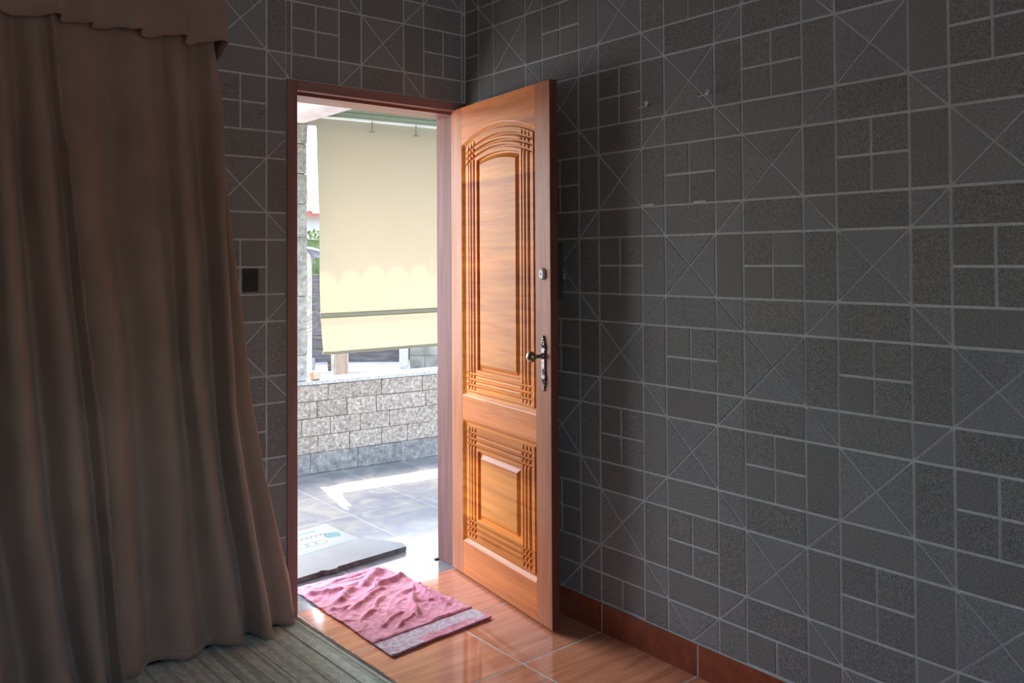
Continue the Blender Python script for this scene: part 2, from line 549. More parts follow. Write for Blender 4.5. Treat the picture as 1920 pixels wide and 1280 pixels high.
bm = bmesh.new()
bx(bm, ROOM_X0 - 0.15, ROOM_Y0, -0.12, ROOM_X0, 0.17, ROOM_Z)
struct('wall_left', bm, M['plaster'], 'plain plaster wall left of the curtain side, outside the view')
# rear wall behind the photographer; unseen window opening added for fill light
WX0, WX1, WZ0, WZ1 = -2.5, -1.2, 0.95, 2.1
bm = bmesh.new()
bx(bm, ROOM_X0, ROOM_Y0 - 0.15, -0.12, WX0, ROOM_Y0, ROOM_Z)
bx(bm, WX1, ROOM_Y0 - 0.15, -0.12, 0.15, ROOM_Y0, ROOM_Z)
bx(bm, WX0, ROOM_Y0 - 0.15, -0.12, WX1, ROOM_Y0, WZ0)
bx(bm, WX0, ROOM_Y0 - 0.15, WZ1, WX1, ROOM_Y0, ROOM_Z)
struct('wall_rear', bm, M['plaster'], 'plain plaster wall behind the photographer with one window opening')
bm = bmesh.new()
for a in ((WX0, WZ0, WX0 + 0.05, WZ1), (WX1 - 0.05, WZ0, WX1, WZ1), (WX0 + 0.05, WZ0, WX1 - 0.05, WZ0 + 0.05), (WX0 + 0.05, WZ1 - 0.05, WX1 - 0.05, WZ1),
          ((WX0 + WX1) / 2 - 0.03, WZ0 + 0.05, (WX0 + WX1) / 2 + 0.03, WZ1 - 0.05)):
    bx(bm, a[0], ROOM_Y0 - 0.1, a[1], a[2], ROOM_Y0 - 0.04, a[3])
struct('window_1', bm, M['frame_wood'], 'wooden window frame in the wall behind the photographer')
bm = bmesh.new()
bx(bm, ROOM_X0 - 0.15, ROOM_Y0 - 0.15, ROOM_Z, 0.15, 0.17, ROOM_Z + 0.12)
struct('ceiling', bm, M['plaster'], 'plain flat ceiling of the room, above the view')


# ------------------------------------------------------------------ wall tile pieces
PITCH_T, LC = 0.3182, 0.2125
SC = PITCH_T - LC
Z_ROW0 = 1.3856
ORTH, DIAG = 0.0040, 0.0028              # half joint widths


def inset_poly(poly, ins):
    """poly CCW list of (a,b); ins per edge i (from i to i+1)"""
    n = len(poly)
    out = []
    for i in range(n):
        p0, p1, p2 = poly[i - 1], poly[i], poly[(i + 1) % n]
        i0, i1 = ins[i - 1], ins[i]

        def ln(a, b, d):
            dx, dy = b[0] - a[0], b[1] - a[1]
            L = math.hypot(dx, dy) or 1e-9
            nx, ny = -dy / L, dx / L
            return (a[0] + nx * d, a[1] + ny * d, dx / L, dy / L)
        x1, y1, dx1, dy1 = ln(p0, p1, i0)
        x2, y2, dx2, dy2 = ln(p1, p2, i1)
        den = dx1 * dy2 - dy1 * dx2
        if abs(den) < 1e-6:
            out.append((x2, y2))
        else:
            t = ((x2 - x1) * dy2 - (y2 - y1) * dx2) / den
            out.append((x1 + dx1 * t, y1 + dy1 * t))
    return out


def clip(poly, ins, axis, val, keep_less, newins):
    out, oi = [], []
    n = len(poly)
    s = 1 if keep_less else -1
    for i in range(n):
        a, b = poly[i], poly[(i + 1) % n]
        da, db = (a[axis] - val) * s, (b[axis] - val) * s
        if da <= 0:
            out.append(a)
            oi.append(ins[i])
        if (da < -1e-9 and db > 1e-9) or (da > 1e-9 and db < -1e-9):
            t = da / (da - db)
            p = (a[0] + (b[0] - a[0]) * t, a[1] + (b[1] - a[1]) * t)
            out.append(p)
            oi.append(newins if da < 0 else ins[i])
    # merge duplicates
    res, ri = [], []
    for i, p in enumerate(out):
        q = out[(i + 1) % len(out)]
        if math.hypot(p[0] - q[0], p[1] - q[1]) > 1e-6:
            res.append(p)
            ri.append(oi[i])
    return res, ri


def area(poly):
    return 0.5 * sum(poly[i - 1][0] * poly[i][1] - poly[i][0] * poly[i - 1][1] for i in range(len(poly)))


TILE_H, TILE_BEV = 0.0022, 0.0014
mesh_cache = {}


def tile_mesh(key, base, top, plane, mat, name):
    """base/top: polygons in local plane coords; plane 'R' (a->y, normal -x) or 'B' (a->x, normal -y)"""
    if key in mesh_cache:
        return mesh_cache[key]
    def P(q, h):
        return (-h, q[0], q[1]) if plane == 'R' else (q[0], -h, q[1])
    n = len(base)
    vs = [P(q, 0) for q in base] + [P(q, TILE_H - 0.0008) for q in base] + [P(q, TILE_H) for q in top]
    fs = []
    for k in (0, 1):
        for i in range(n):
            j = (i + 1) % n
            fs.append((k * n + i, k * n + j, (k + 1) * n + j, (k + 1) * n + i))
    fs.append(tuple(2 * n + i for i in range(n)))
    if plane == 'R':
        fs = [f[::-1] for f in fs]
    me = bpy.data.meshes.new(name)
    me.from_pydata(vs, [], fs)
    me.materials.append(mat)
    mesh_cache[key] = me
    return me


def pattern_pieces(c0, c1, r0, r1, a_of_c, sgn):
    """yield (name, key, mat, poly, ins, centre) ; sgn: direction of +c along the plane coordinate"""
    h = LC / 2
    for c in range(c0, c1 + 1):
        for r in range(r0, r1 + 1):
            a, z = a_of_c(c), Z_ROW0 - r * PITCH_T
            if (c + r) % 2:
                cor = [(a - h, z - h), (a + h, z - h), (a + h, z + h), (a - h, z + h)]
                for k in range(4):
                    yield 'triangular_tile', 'tri%d' % k, 'tile_light', [cor[k], cor[(k + 1) % 4], (a, z)], [ORTH, DIAG, DIAG], (a, z)
            else:
                for k, (i, j) in enumerate(((-1, -1), (0, -1), (-1, 0), (0, 0))):
                    x0, y0 = a + i * h, z + j * h
                    yield 'small_square_tile', 'sq%d' % k, 'tile_dark', [(x0, y0), (x0 + h, y0), (x0 + h, y0 + h), (x0, y0 + h)], [ORTH] * 4, (a, z)
            # strip between c and c+1 (tall), between r and r+1 (wide)
            a2 = a_of_c(c + 1)
            lo, hi = min(a, a2) + h, max(a, a2) - h
            yield 'upright_tile', 'up', 'tile_dark', [(lo, z - h), (hi, z - h), (hi, z + h), (lo, z + h)], [ORTH] * 4, (lo, z)
            yield 'flat_tile', 'flat', 'tile_dark', [(a - h, z - PITCH_T + h), (a + h, z - PITCH_T + h), (a + h, z - h), (a - h, z - h)], [ORTH] * 4, (a, z)
            b0, b1 = z - PITCH_T + h, z - h
            # diagonal direction through the small square
            falling = bool((c + r) % 2)          # joins (c,r) and (c+1,r+1)
            if sgn < 0:
                falling = not falling
            if falling:      # from (lo,b1) to (hi,b0)
                t1 = [(lo, b0), (hi, b0), (lo, b1)]
                i1 = [ORTH, DIAG, ORTH]
                t2 = [(hi, b0), (hi, b1), (lo, b1)]
                i2 = [ORTH, ORTH, DIAG]
            else:
                t1 = [(lo, b0), (hi, b0), (hi, b1)]
                i1 = [ORTH, ORTH, DIAG]
                t2 = [(lo, b0), (hi, b1), (lo, b1)]
                i2 = [DIAG, ORTH, ORTH]
            yield 'corner_tile', 'c%d0' % falling, 'tile_light', t1, i1, (lo, b0)
            yield 'corner_tile', 'c%d1' % falling, 'tile_light', t2, i2, (lo, b0)


def lay_tiles(plane, parent, c0, c1, r0, r1, a_of_c, sgn, regions, visible):
    stuff_v, stuff_f, stuff_m = [], [], []
    cnt = 0
    for name, key, mk, poly, ins, cen in pattern_pieces(c0, c1, r0, r1, a_of_c, sgn):
        for (x0, x1, z0, z1) in regions:
            q, qi = list(poly), list(ins)
            whole = min(p[0] for p in q) >= x0 - 1e-6 and max(p[0] for p in q) <= x1 + 1e-6 and min(p[1] for p in q) >= z0 - 1e-6 and max(p[1] for p in q) <= z1 + 1e-6
            if not whole:
                for ax, v, less in ((0, x0, False), (0, x1, True), (1, z0, False), (1, z1, True)):
                    q, qi = clip(q, qi, ax, v, less, 0.002)
                    if len(q) < 3: break
                if len(q) < 3 or area(q) < 2e-4: continue
            base = inset_poly(q, qi)
            top = inset_poly(q, [k + TILE_BEV for k in qi])
            if area(base) < 1e-4 or area(top) < 5e-5: continue
            cx, cz = cen
            mid = (sum(p[0] for p in q) / len(q), sum(p[1] for p in q) / len(q))
            if visible(*mid):
                base = [(p[0] - cx, p[1] - cz) for p in base]
                top = [(p[0] - cx, p[1] - cz) for p in top]
                k = (plane, key) if whole else (plane, key, cnt)
                cnt += 1
                me = tile_mesh(k, base, top, plane, M[mk], name)
                o = bpy.data.objects.new(name, me)
                COL.objects.link(o)
                o.parent = parent
                jit = random.uniform(-0.0004, 0.0004)
                o.location = (jit, cx, cz) if plane == 'R' else (cx, jit, cz)
            else:
                n = len(base)
                s = len(stuff_v)
                def P(p, h): return (-h, p[0], p[1]) if plane == 'R' else (p[0], -h, p[1])
                stuff_v += [P(p, 0) for p in base] + [P(p, TILE_H) for p in top]
                fs = [(s + i, s + (i + 1) % n, s + n + (i + 1) % n, s + n + i) for i in range(n)] + [tuple(s + n + i for i in range(n))]
                if plane == 'R': fs = [f[::-1] for f in fs]
                stuff_f += fs
                stuff_m += [0 if mk == 'tile_dark' else 1] * len(fs)
    if stuff_v:
        me = bpy.data.meshes.new('tile_field')
        me.from_pydata(stuff_v, [], stuff_f)
        me.materials.append(M['tile_dark'])
        me.materials.append(M['tile_light'])
        for p, mi in zip(me.polygons, stuff_m): p.material_index = mi
        o = bpy.data.objects.new('tile_field', me)
        COL.objects.link(o)
        o.parent = parent
        o['kind'] = 'stuff'


BASE_H = 0.107
lay_tiles('R', wall_right, -3, 12, -5, 4, lambda c: -PITCH_T * (2.9857 + c), -1,
          [(ROOM_Y0 + 0.005, -0.004, BASE_H + 0.002, ROOM_Z)],
          lambda y, z: y > -2.62 and z < 2.72)
lay_tiles('B', wall_back, -10, 4, -5, 4, lambda c: -PITCH_T * (3.3983 - c), 1,
          [(ROOM_X0 + 0.005, DOOR_X0 - 0.001, BASE_H + 0.002, ROOM_Z), (DOOR_X0 - 0.001, -0.005, DOOR_TOP + 0.003, ROOM_Z)],
          lambda x, z: x > -1.42 and z < 2.72)

# skirting of terracotta tile along the right wall and the back wall
bm = bmesh.new()
bx(bm, -0.0100, ROOM_Y0 + 0.002, -0.002, 0.0, -0.002, BASE_H - 0.0012)
skr = struct('baseboard_right', bm, M['skirt_grout'], 'terracotta tile skirting along the foot of the grey right wall')
for k in range(11):
    y1 = -0.412 - 0.002 - 0.4405 * (k - 1) if k else -0.003
    y0 = -0.412 - 0.4405 * k + 0.002
    if k == 0: y0 = -0.41
    if y0 < ROOM_Y0: y0 = ROOM_Y0 + 0.004
    if y1 - y0 < 0.03: continue
    bm = bmesh.new()
    bx(bm, -0.011, y0 + 0.0012, 0.0, -0.004, y1 - 0.0012, BASE_H, 0.0006)
    obj('skirting_tile', bm, M['terracotta_base'], skr)
bm = bmesh.new()
bx(bm, ROOM_X0 + 0.002, -0.004, -0.002, DOOR_X0 - 0.003, 0.0, BASE_H - 0.002)
skb = struct('baseboard_back', bm, M['skirt_grout'], 'terracotta tile skirting along the back wall behind the curtain hem')
x1 = DOOR_X0 - 0.004
k = 0
while x1 > ROOM_X0 + 0.05:
    x0 = max(x1 - 0.437, ROOM_X0 + 0.004)
    bm = bmesh.new()
    bx(bm, x0 + 0.002, -0.011, 0.0, x1 - 0.002, -0.004, BASE_H, 0.0012)
    obj('skirting_tile', bm, M['terracotta_base'], skb)
    x1 = x0

# floor tiles
ys = [0.033, -0.413, -0.8485] + [-0.8485 - 0.439 * k for k in range(1, 10)]
xs = [-0.002, -0.4045, -0.834] + [-0.834 - 0.4345 * k for k in range(1, 9)]
for i in range(len(xs) - 1):
    for j in range(len(ys) - 1):
        a0, a1 = max(xs[i + 1], ROOM_X0), xs[i]
        b0, b1 = max(ys[j + 1], ROOM_Y0), ys[j]
        if a1 - a0 < 0.02 or b1 - b0 < 0.02: continue
        g = 0.0034
        if j == 0 and i > 1:                     # tiles under the back wall stop at the wall
            b1 = -0.002
        bm = bmesh.new()
        bx(bm, a0 + g, b0 + g, -0.004, a1 - g * (i > 0), b1 - g * (j > 0), 0.0, 0.0006)
        o = obj('floor_tile', bm, M['terracotta'], floor)
        o.location.z = random.uniform(-0.0003, 0.0)

# ------------------------------------------------------------------ porch structure
PAX, PAY = 0.143, 2.008                    # a point on the inner foot of the porch wall
ex = Vector((0.9950, -0.0999, 0))          # along the porch wall
en = Vector((0.0999, 0.9950, 0))           # outwards
PROT = math.atan2(ex.y, ex.x)
bm = bmesh.new()
bx(bm, -4.2, 0.033, -0.12, 5.5, 2.6, -0.0007)
porch_floor = struct('floor_porch', bm, M['white_grout'], 'pale marbled tile floor of the porch outside the door')
porch_floor['category'] = 'floor'
T = 0.452
pys = [0.034, 0.138] + [0.587 + T * k - 0.0 for k in range(0, 5)]
pxs = [-0.012 + T * k for k in range(-9, 13)]
for i in range(len(pxs) - 1):
    for j in range(len(pys) - 1):
        g = 0.0016
        a0, a1 = pxs[i], pxs[i + 1]
        # the doorway rows lie between the jambs only
        if pys[j + 1] < 0.16:
            a0, a1 = max(a0, -0.83), min(a1, -0.03)
            if a1 - a0 < 0.03: continue
        bm = bmesh.new()
        y0, y1 = pys[j], pys[j + 1]
        bx(bm, a0 + g, y0 + g, -0.003, a1 - g, y1 - g, 0.0, 0.0008)
        obj('porch_tile', bm, M['marble'], porch_floor)

# parapet of stone blocks (local frame: x along the wall, y outwards)
par = empty('wall_porch', (PAX, PAY, 0), PROT)
tag(par, 'low rough stone block wall of the porch seen through the doorway', 'wall', kind='structure')
boxobj('wall_core', (-3.6, 0.012, -0.12, 4.6, 0.16, 0.60), M['stone_core'], par)


def rough_block(name, x0, x1, z0, z1, y0, y1, mat, parent, amp=0.004):
    bm = bmesh.new()
    bx(bm, x0, y0, z0, x1, y1, z1)
    bmesh.ops.bevel(bm, geom=list(bm.edges), offset=0.004, segments=1, affect='EDGES', profile=0.5)
    for v in bm.verts:
        v.co += Vector((random.uniform(-1, 1) * 0.0015, random.uniform(-1, 1) * amp * 0.4, random.uniform(-1, 1) * 0.0012))
    return obj(name, bm, mat, parent)


courses = [0.0, 0.135, 0.25, 0.366, 0.478, 0.588]
for ci in range(5):
    z0, z1 = courses[ci], courses[ci + 1]
    x = -3.5 + random.uniform(0, 0.2)
    ends = {4: [0.205, 0.60, 0.92], 3: [0.125, 0.34, 0.56, 0.95], 2: [0.02, 0.22, 0.44, 0.66, 1.06], 1: [0.13, 0.36, 0.60, 0.80], 0: [0.08, 0.42, 0.75]}[ci]
    cuts = []
    while x < ends[0] - 0.2:
        cuts.append(x)
        x += random.uniform(0.25, 0.4)
    cuts += ends
    x = ends[-1] + 0.3
    while x < 4.5:
        cuts.append(x)
        x += random.uniform(0.25, 0.42)
    for a, b in zip(cuts, cuts[1:]):
        pr = random.uniform(0.0, 0.006)
        rough_block('stone_block', a + 0.001, b - 0.001, z0 + 0.001, z1 - 0.001, -pr, 0.03, M['stone_damp'] if ci == 0 else M['stone'], par)
boxobj('coping_slab', (-3.6, -0.012, 0.590, 4.6, 0.165, 0.616), M['coping'], par, 0.002)
# drain hole at the foot
bm = bmesh.new()
tube(bm, [(0.44, -0.008, 0.035), (0.44, 0.01, 0.035)], 0.013, 12)
obj('drain_pipe', bm, M['card_edge'], par)

# pillars
for k, (px0, px1) in enumerate(((-0.25, 0.060), (2.75, 3.05))):
    pl = empty('pillar', (PAX, PAY, 0), PROT)
    tag(pl, ('stone block pillar on the porch wall left of the cream blind' if k == 0 else 'stone block pillar at the far end of the cream blind, hidden by the door'), 'pillar', kind='structure')
    z = 0.617
    while z < 2.31:
        z1 = min(z + random.choice((0.17, 0.2, 0.22)), 2.32)
        if 2.32 - z1 < 0.06: z1 = 2.32
        rough_block('stone_block', px0, px1 + random.uniform(-0.003, 0.003), z + 0.0015, z1 - 0.0015, 0.0, 0.155, M['pillar_stone'], pl)
        z = z1

# porch ceiling slab, beams
bm = bmesh.new()
bx(bm, -2.1, 0.17, 2.402, 5.5, 2.20, 2.55)
struct('ceiling_porch', bm, M['porch_ceiling'], 'rough mossy plaster ceiling of the porch above the blind')
bm = bmesh.new()
bx(bm, -0.03, 0.172, 2.32, 0.17, 2.0, 2.402, 0.004)
struct('beam', bm, M['concrete'], 'pale concrete beam running from the pillar over the doorway')
bmb = bmesh.new()
bx(bmb, -2.2, 0.03, 2.32, 4.6, 0.14, 2.43)
hb = obj('lintel', bmb, M['concrete'], None)
hb.location = (PAX, PAY, 0)
hb.rotation_euler = (0, 0, PROT)
tag(hb, 'pale concrete lintel above the blind, along the porch wall', 'beam', kind='structure')
# house outer wall outside around the doorway
# eave of clay roof tiles beyond the porch
eave = empty('roof_eave', (PAX, PAY, 0), PROT)
tag(eave, 'overhanging eave of arched clay roof tiles above the porch wall', 'roof', kind='structure')
bm = bmesh.new()
R0, PT = 0.085, 0.178
yA, zA, yB, zB = 0.05, 2.62, 0.48, 2.40
for s in (0,):
    pass
n = 10
ring0, ring1 = [], []
for (y, z) in ((yA, zA), (yB, zB)):
    outer = [(math.cos(math.pi * i / n) * R0, y, z + math.sin(math.pi * i / n) * R0 * 0.95) for i in range(n + 1)]
    inner = [(math.cos(math.pi * i / n) * (R0 - 0.012), y, z + math.sin(math.pi * i / n) * (R0 - 0.012) * 0.95) for i in range(n + 1)]
    (ring0 if y == yA else ring1).extend([outer, inner])
v0o = [bm.verts.new(p) for p in ring0[0]]; v0i = [bm.verts.new(p) for p in ring0[1]]
v1o = [bm.verts.new(p) for p in ring1[0]]; v1i = [bm.verts.new(p) for p in ring1[1]]
for i in range(n):
    bm.faces.new((v0o[i], v0o[i + 1], v1o[i + 1], v1o[i]))
    bm.faces.new((v0i[i], v1i[i], v1i[i + 1], v0i[i + 1]))
    bm.faces.new((v0o[i], v0i[i], v0i[i + 1], v0o[i + 1]))
    bm.faces.new((v1o[i], v1o[i + 1], v1i[i + 1], v1i[i]))
for a, b, c, d in ((v0o[0], v1o[0], v1i[0], v0i[0]), (v0o[n], v0i[n], v1i[n], v1o[n])):
    bm.faces.new((a, b, c, d))
t0 = obj('roof_tile', bm, M['clay_roof'], eave)
x = -2.1
first = True
while x < 4.5:
    o = t0 if first else t0.copy()
    if not first: COL.objects.link(o)
    first = False
    o.parent = eave
    o.location = (x, random.uniform(-0.012, 0.012), 0)
    x += PT + random.uniform(-0.006, 0.006)
bm = bmesh.new()                            # flat lower tiles closing the roof above the arches
vs = [bm.verts.new(p) for p in ((-2.2, 0.10, 2.66), (4.6, 0.10, 2.66), (4.6, 0.44, 2.49), (-2.2, 0.44, 2.49), (-2.2, 0.10, 2.69), (4.6, 0.10, 2.69), (4.6, 0.44, 2.52), (-2.2, 0.44, 2.52))]
for f in ((0, 3, 2, 1), (4, 5, 6, 7), (0, 1, 5, 4), (1, 2, 6, 5), (2, 3, 7, 6), (3, 0, 4, 7)):
    bm.faces.new([vs[i] for i in f])
obj('eave_board', bm, M['post_wood'], eave)
bm = bmesh.new()                             # roof over the room and porch so daylight enters only by the openings
bx(bm, -2.15, 0.17, 2.55, 5.5, 2.20, 2.66)
struct('roof', bm, M['clay_roof'], 'low roof slab over the porch, out of view')

# ground and yard
bm = bmesh.new()
bx(bm, -40, 2.62, -0.3, 60, 80, -0.03)
bx(bm, -40, -60, -0.3, ROOM_X0 - 0.2, 2.62, -0.03)
bx(bm, 5.6, -60, -0.3, 60, 2.62, -0.03)
bx(bm, ROOM_X0 - 0.2, -60, -0.3, 5.6, ROOM_Y0 - 0.2, -0.03)
struct('ground', bm, M['yard'], 'pale concrete yard beyond the porch wall')

# ------------------------------------------------------------------ door frame
fr = empty('door_1', (DOOR_X0, 0, 0))
tag(fr, 'reddish brown wooden door frame around the open doorway', 'door frame', kind='structure')


def frame_part(name, boxes, mat):
    bm = bmesh.new()
    for b in boxes:
        bx(bm, b[0] - DOOR_X0, b[1], b[2], b[3] - DOOR_X0, b[4], b[5], 0.0015)
    return obj(name, bm, mat, fr)


FI = -0.8478                                # inner face of the left jamb
frame_part('jamb', [(DOOR_X0, -0.004, 0.0, FI, 0.035, DOOR_TOP), (DOOR_X0, 0.0352, 0.0, FI + 0.014, 0.172, 2.10)], M['frame_wood'])
frame_part('jamb', [(-0.022, -0.004, 0.0, -0.0005, 0.0345, DOOR_TOP), (-0.040, 0.0455, 0.0, -0.0005, 0.176, 2.10)], M['frame_wood'])
frame_part('head', [(FI, -0.004, 2.0913, -0.022, 0.035, DOOR_TOP), (FI + 0.014, 0.0352, 2.079, -0.040, 0.172, DOOR_TOP)], M['frame_wood_h'])
frame_part('casing', [(DOOR_X0, -0.0075, 0.0, FI, -0.0042, DOOR_TOP)], M['casing_wood'])  # thin skins over the frame front that carry the painted flare brightening
frame_part('casing', [(-0.022, -0.0075, 0.0, -0.0005, -0.0042, DOOR_TOP)], M['casing_wood'])  # casing_wood here is frame wood lightened with painted lens flare
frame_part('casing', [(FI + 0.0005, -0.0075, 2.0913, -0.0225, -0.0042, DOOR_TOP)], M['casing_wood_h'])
# small dark bottom catch on the right jamb
frame_part('floor_catch', [(-0.058, 0.168, 0.0, -0.036, 0.185, 0.006)], M['dark_plastic'])

# ------------------------------------------------------------------ door leaf
LEAF_RZ = math.atan2(-0.9906, -0.1367)
leaf = empty('door_leaf', (-0.0630, 0.0, 0.0), LEAF_RZ)
tag(leaf, 'tall carved orange wooden door leaf with arched panel, standing open into the room', 'door')
S0, S1, SO0, SO1 = -0.034, 0.7515, 0.0625, 0.6525
TH = 0.036
ZB, ZT = 0.010, 2.097
LO0, LO1, UP0, UPS, UPA = 0.155, 0.700, 0.804, 1.927, 1.991
SCN = (SO0 + SO1) / 2
HW = (SO1 - SO0) / 2
def arch(s): return UPA - (UPA - UPS) * ((s - SCN) / HW) ** 2


boxobj('stile', (S0, 0.0, ZB, SO0, TH, ZT), M['stile_wood'], leaf, 0.0012)
boxobj('stile', (SO1, 0.0, ZB, S1, TH, ZT), M['stile_wood'], leaf, 0.0012)
boxobj('rail', (SO0, 0.0005, ZB, SO1, TH, LO0), M['rail_wood'], leaf, 0.001)
boxobj('rail', (SO0, 0.0005, LO1, SO1, TH, UP0), M['rail_wood'], leaf, 0.001)
bm = bmesh.new()                             # arched top rail
NA = 28
fr_, bk_ = [], []
for i in range(NA + 1):
    s = lerp(SO0, SO1, i / NA)
    fr_.append((bm.verts.new((s, 0.0005, arch(s))), bm.verts.new((s, 0.0005, ZT))))
    bk_.append((bm.verts.new((s, TH, arch(s))), bm.verts.new((s, TH, ZT))))
for i in range(NA):
    bm.faces.new((fr_[i][0], fr_[i + 1][0], fr_[i + 1][1], fr_[i][1]))
    bm.faces.new((bk_[i][0], bk_[i][1], bk_[i + 1][1], bk_[i + 1][0]))
    bm.faces.new((fr_[i][0], bk_[i][0], bk_[i + 1][0], fr_[i + 1][0]))
    bm.faces.new((fr_[i][1], fr_[i + 1][1], bk_[i + 1][1], bk_[i][1]))
bm.faces.new((fr_[0][0], fr_[0][1], bk_[0][1], bk_[0][0]))
bm.faces.new((fr_[NA][0], bk_[NA][0], bk_[NA][1], fr_[NA][1]))
obj('rail', bm, M['rail_wood'], leaf)
# free-end edge lipping, darker
boxobj('edge_strip', (S1, 0.0008, ZB + 0.001, S1 + 0.0015, TH - 0.0008, ZT - 0.001), M['leaf_edge'], leaf)

# carved panel profile: q = distance from the opening edge, value = depth behind the stile face
PROF = [(0, 0.0), (0.004, 0.002), (0.012, 0.010), (0.016, 0.0135), (0.022, 0.0135), (0.026, 0.008), (0.047, 0.008), (0.050, 0.016), (0.057, 0.016),
        (0.060, 0.0055), (0.066, 0.0045), (0.072, 0.0055), (0.075, 0.016), (0.082, 0.016), (0.085, 0.0055), (0.091, 0.0045), (0.097, 0.0055), (0.100, 0.016), (0.107, 0.016),
        (0.110, 0.007), (0.124, 0.007), (0.127, 0.018), (0.134, 0.018), (0.152, 0.006), (0.50, 0.006)]
QS = [q for q, _ in PROF[:-1]]


def pr(q): return interp(PROF, q)


def carve(qx, qz):
    if qx < 0.121 and qz < 0.121:
        a = min(qx, qz)
        if a < 0.024: return pr(a)
        g1 = pr(qx) if qx > 0.045 else 0.008
        g2 = pr(qz) if qz > 0.045 else 0.008
        return max(g1, g2) if (qx > 0.040 and qz > 0.040) else max(pr(a), 0.008)
    return pr(min(qx, qz))


def carved_panel(z0, topf):
    ss = [SO0 + q for q in QS] + [lerp(SO0 + 0.152, SO1 - 0.152, i / 16) for i in range(1, 16)] + [SO1 - q for q in QS[::-1]]
    pts = []
    rows = len(QS)
    ts = [('b', q) for q in QS] + [('m', k / 12) for k in range(1, 12)] + [('t', q) for q in QS[::-1]]
    for kind, v in ts:
        row = []
        for s in ss:
            qx = min(s - SO0, SO1 - s)
            zt = topf(s)
            if kind == 'b':
                z, qz = z0 + v, v
            elif kind == 't':
                z, qz = zt - v, v
            else:
                z = lerp(z0 + 0.152, zt - 0.152, v)
                qz = 0.3
            row.append((s, carve(qx, qz), z))
        pts.append(row)
    o = grid_obj('carved_panel', pts, M['panel_wood'], leaf, smooth=False)
    # solid back of the panel
    return o


carved_panel(LO0, lambda s: LO1)
carved_panel(UP0, arch)
boxobj('panel_back', (SO0, 0.024, LO0, SO1, 0.030, LO1), M['panel_wood'], leaf)
bm = bmesh.new()
bx(bm, SO0, 0.024, UP0, SO1, 0.030, UPS)
obj('panel_back', bm, M['panel_wood'], leaf)
# thin panel piece filling the arch on the back
bm = bmesh.new()
pv = [bm.verts.new((SO0, 0.027, UPS - 0.002)), bm.verts.new((SO1, 0.027, UPS - 0.002))]
top = [bm.verts.new((lerp(SO1, SO0, i / 20), 0.027, arch(lerp(SO1, SO0, i / 20)))) for i in range(21)]
f = bm.faces.new(pv + top)
r = bmesh.ops.extrude_face_region(bm, geom=[f])
for v in [g for g in r['geom'] if isinstance(g, bmesh.types.BMVert)]: v.co.y += 0.003
obj('panel_back', bm, M['panel_wood'], leaf)

# lock plate, knob, deadlock (on the visible face: local -Y)
def lathe_y(bm, cx, cz, prof, n=20, sx=1.0, sz=1.0):
    rings = []
    for r, y in prof:
        rings.append([bm.verts.new((cx + math.cos(2 * math.pi * k / n) * r * sx, y, cz + math.sin(2 * math.pi * k / n) * r * sz)) for k in range(n)])
    for a, b in zip(rings, rings[1:]):
        for k in range(n):
            bm.faces.new((a[k], a[(k + 1) % n], b[(k + 1) % n], b[k]))
    bm.faces.new(rings[0])
    bm.faces.new(rings[-1][::-1])


PS = 0.7075
def plate_outline():
    half = []
    for z, wv in ((0.905, 0.0), (0.911, 0.006), (0.917, 0.005), (0.924, 0.011), (0.934, 0.012), (0.941, 0.017), (0.950, 0.014), (0.957, 0.0185), (0.968, 0.0135),
                  (1.058, 0.0135), (1.068, 0.0185), (1.075, 0.014), (1.083, 0.017), (1.090, 0.012), (1.098, 0.011), (1.106, 0.005), (1.112, 0.006), (1.119, 0.0)):
        half.append((wv, z))
    return half


hf = plate_outline()
bm = bmesh.new()
out = [(w_, z) for w_, z in hf] + [(-w_, z) for w_, z in hf[::-1] if w_ > 0]
low = [bm.verts.new((PS + a, 0.0, z)) for a, z in out]
mid = [bm.verts.new((PS + a, -0.004, z)) for a, z in out]
cz = 1.012
hi = [bm.verts.new((PS + a * 0.72, -0.0065, cz + (z - cz) * 0.985)) for a, z in out]
N = len(out)
for A, B in ((low, mid), (mid, hi)):
    for i in range(N):
        bm.faces.new((A[i], A[(i + 1) % N], B[(i + 1) % N], B[i]))
bm.faces.new(hi)
lp = obj('lock_plate', bm, M['pewter'], leaf)
tag(lp, 'antique pewter lock plate with ornate ends')
# relief ornaments at both ends
bm = bmesh.new()
for zc, sgn in ((0.947, -1), (1.079, 1)):
    for dx, dz, rr in ((0, 0, 0.0065), (-0.009, 0.004, 0.0045), (0.009, 0.004, 0.0045), (-0.008, -0.007, 0.004), (0.008, -0.007, 0.004), (0, sgn * 0.012, 0.005), (0, sgn * 0.022, 0.0038), (0, sgn * 0.031, 0.0026)):
        bmesh.ops.create_icosphere(bm, subdivisions=1, radius=rr, matrix=Matrix.Translation((PS + dx, -0.006, zc + dz)))
obj('relief_ornament', bm, M['pewter'], lp, smooth=True)['kind'] = 'stuff'
bm = bmesh.new()
lathe_y(bm, PS, 0.980, [(0.0095, -0.0065), (0.0095, -0.0085), (0.0075, -0.0095)], 18, 0.62, 1.25)
obj('keyhole_cover', bm, M['pearl'], lp)
bm = bmesh.new()
lathe_y(bm, PS, 0.984, [(0.0022, -0.0096), (0.0022, -0.0100)], 10)
bx(bm, PS - 0.001, -0.0100, 0.976, PS + 0.001, -0.0096, 0.984)
obj('keyhole', bm, M['black'], lp)
bm = bmesh.new()
lathe_y(bm, PS, 1.040, [(0.012, -0.006), (0.012, -0.011), (0.0075, -0.015), (0.0065, -0.030), (0.0085, -0.038), (0.0125, -0.042)], 20)
ks = obj('knob_stem', bm, M['pewter'], leaf, smooth=True)
tag(ks, 'dark pewter knob stem')
bm = bmesh.new()
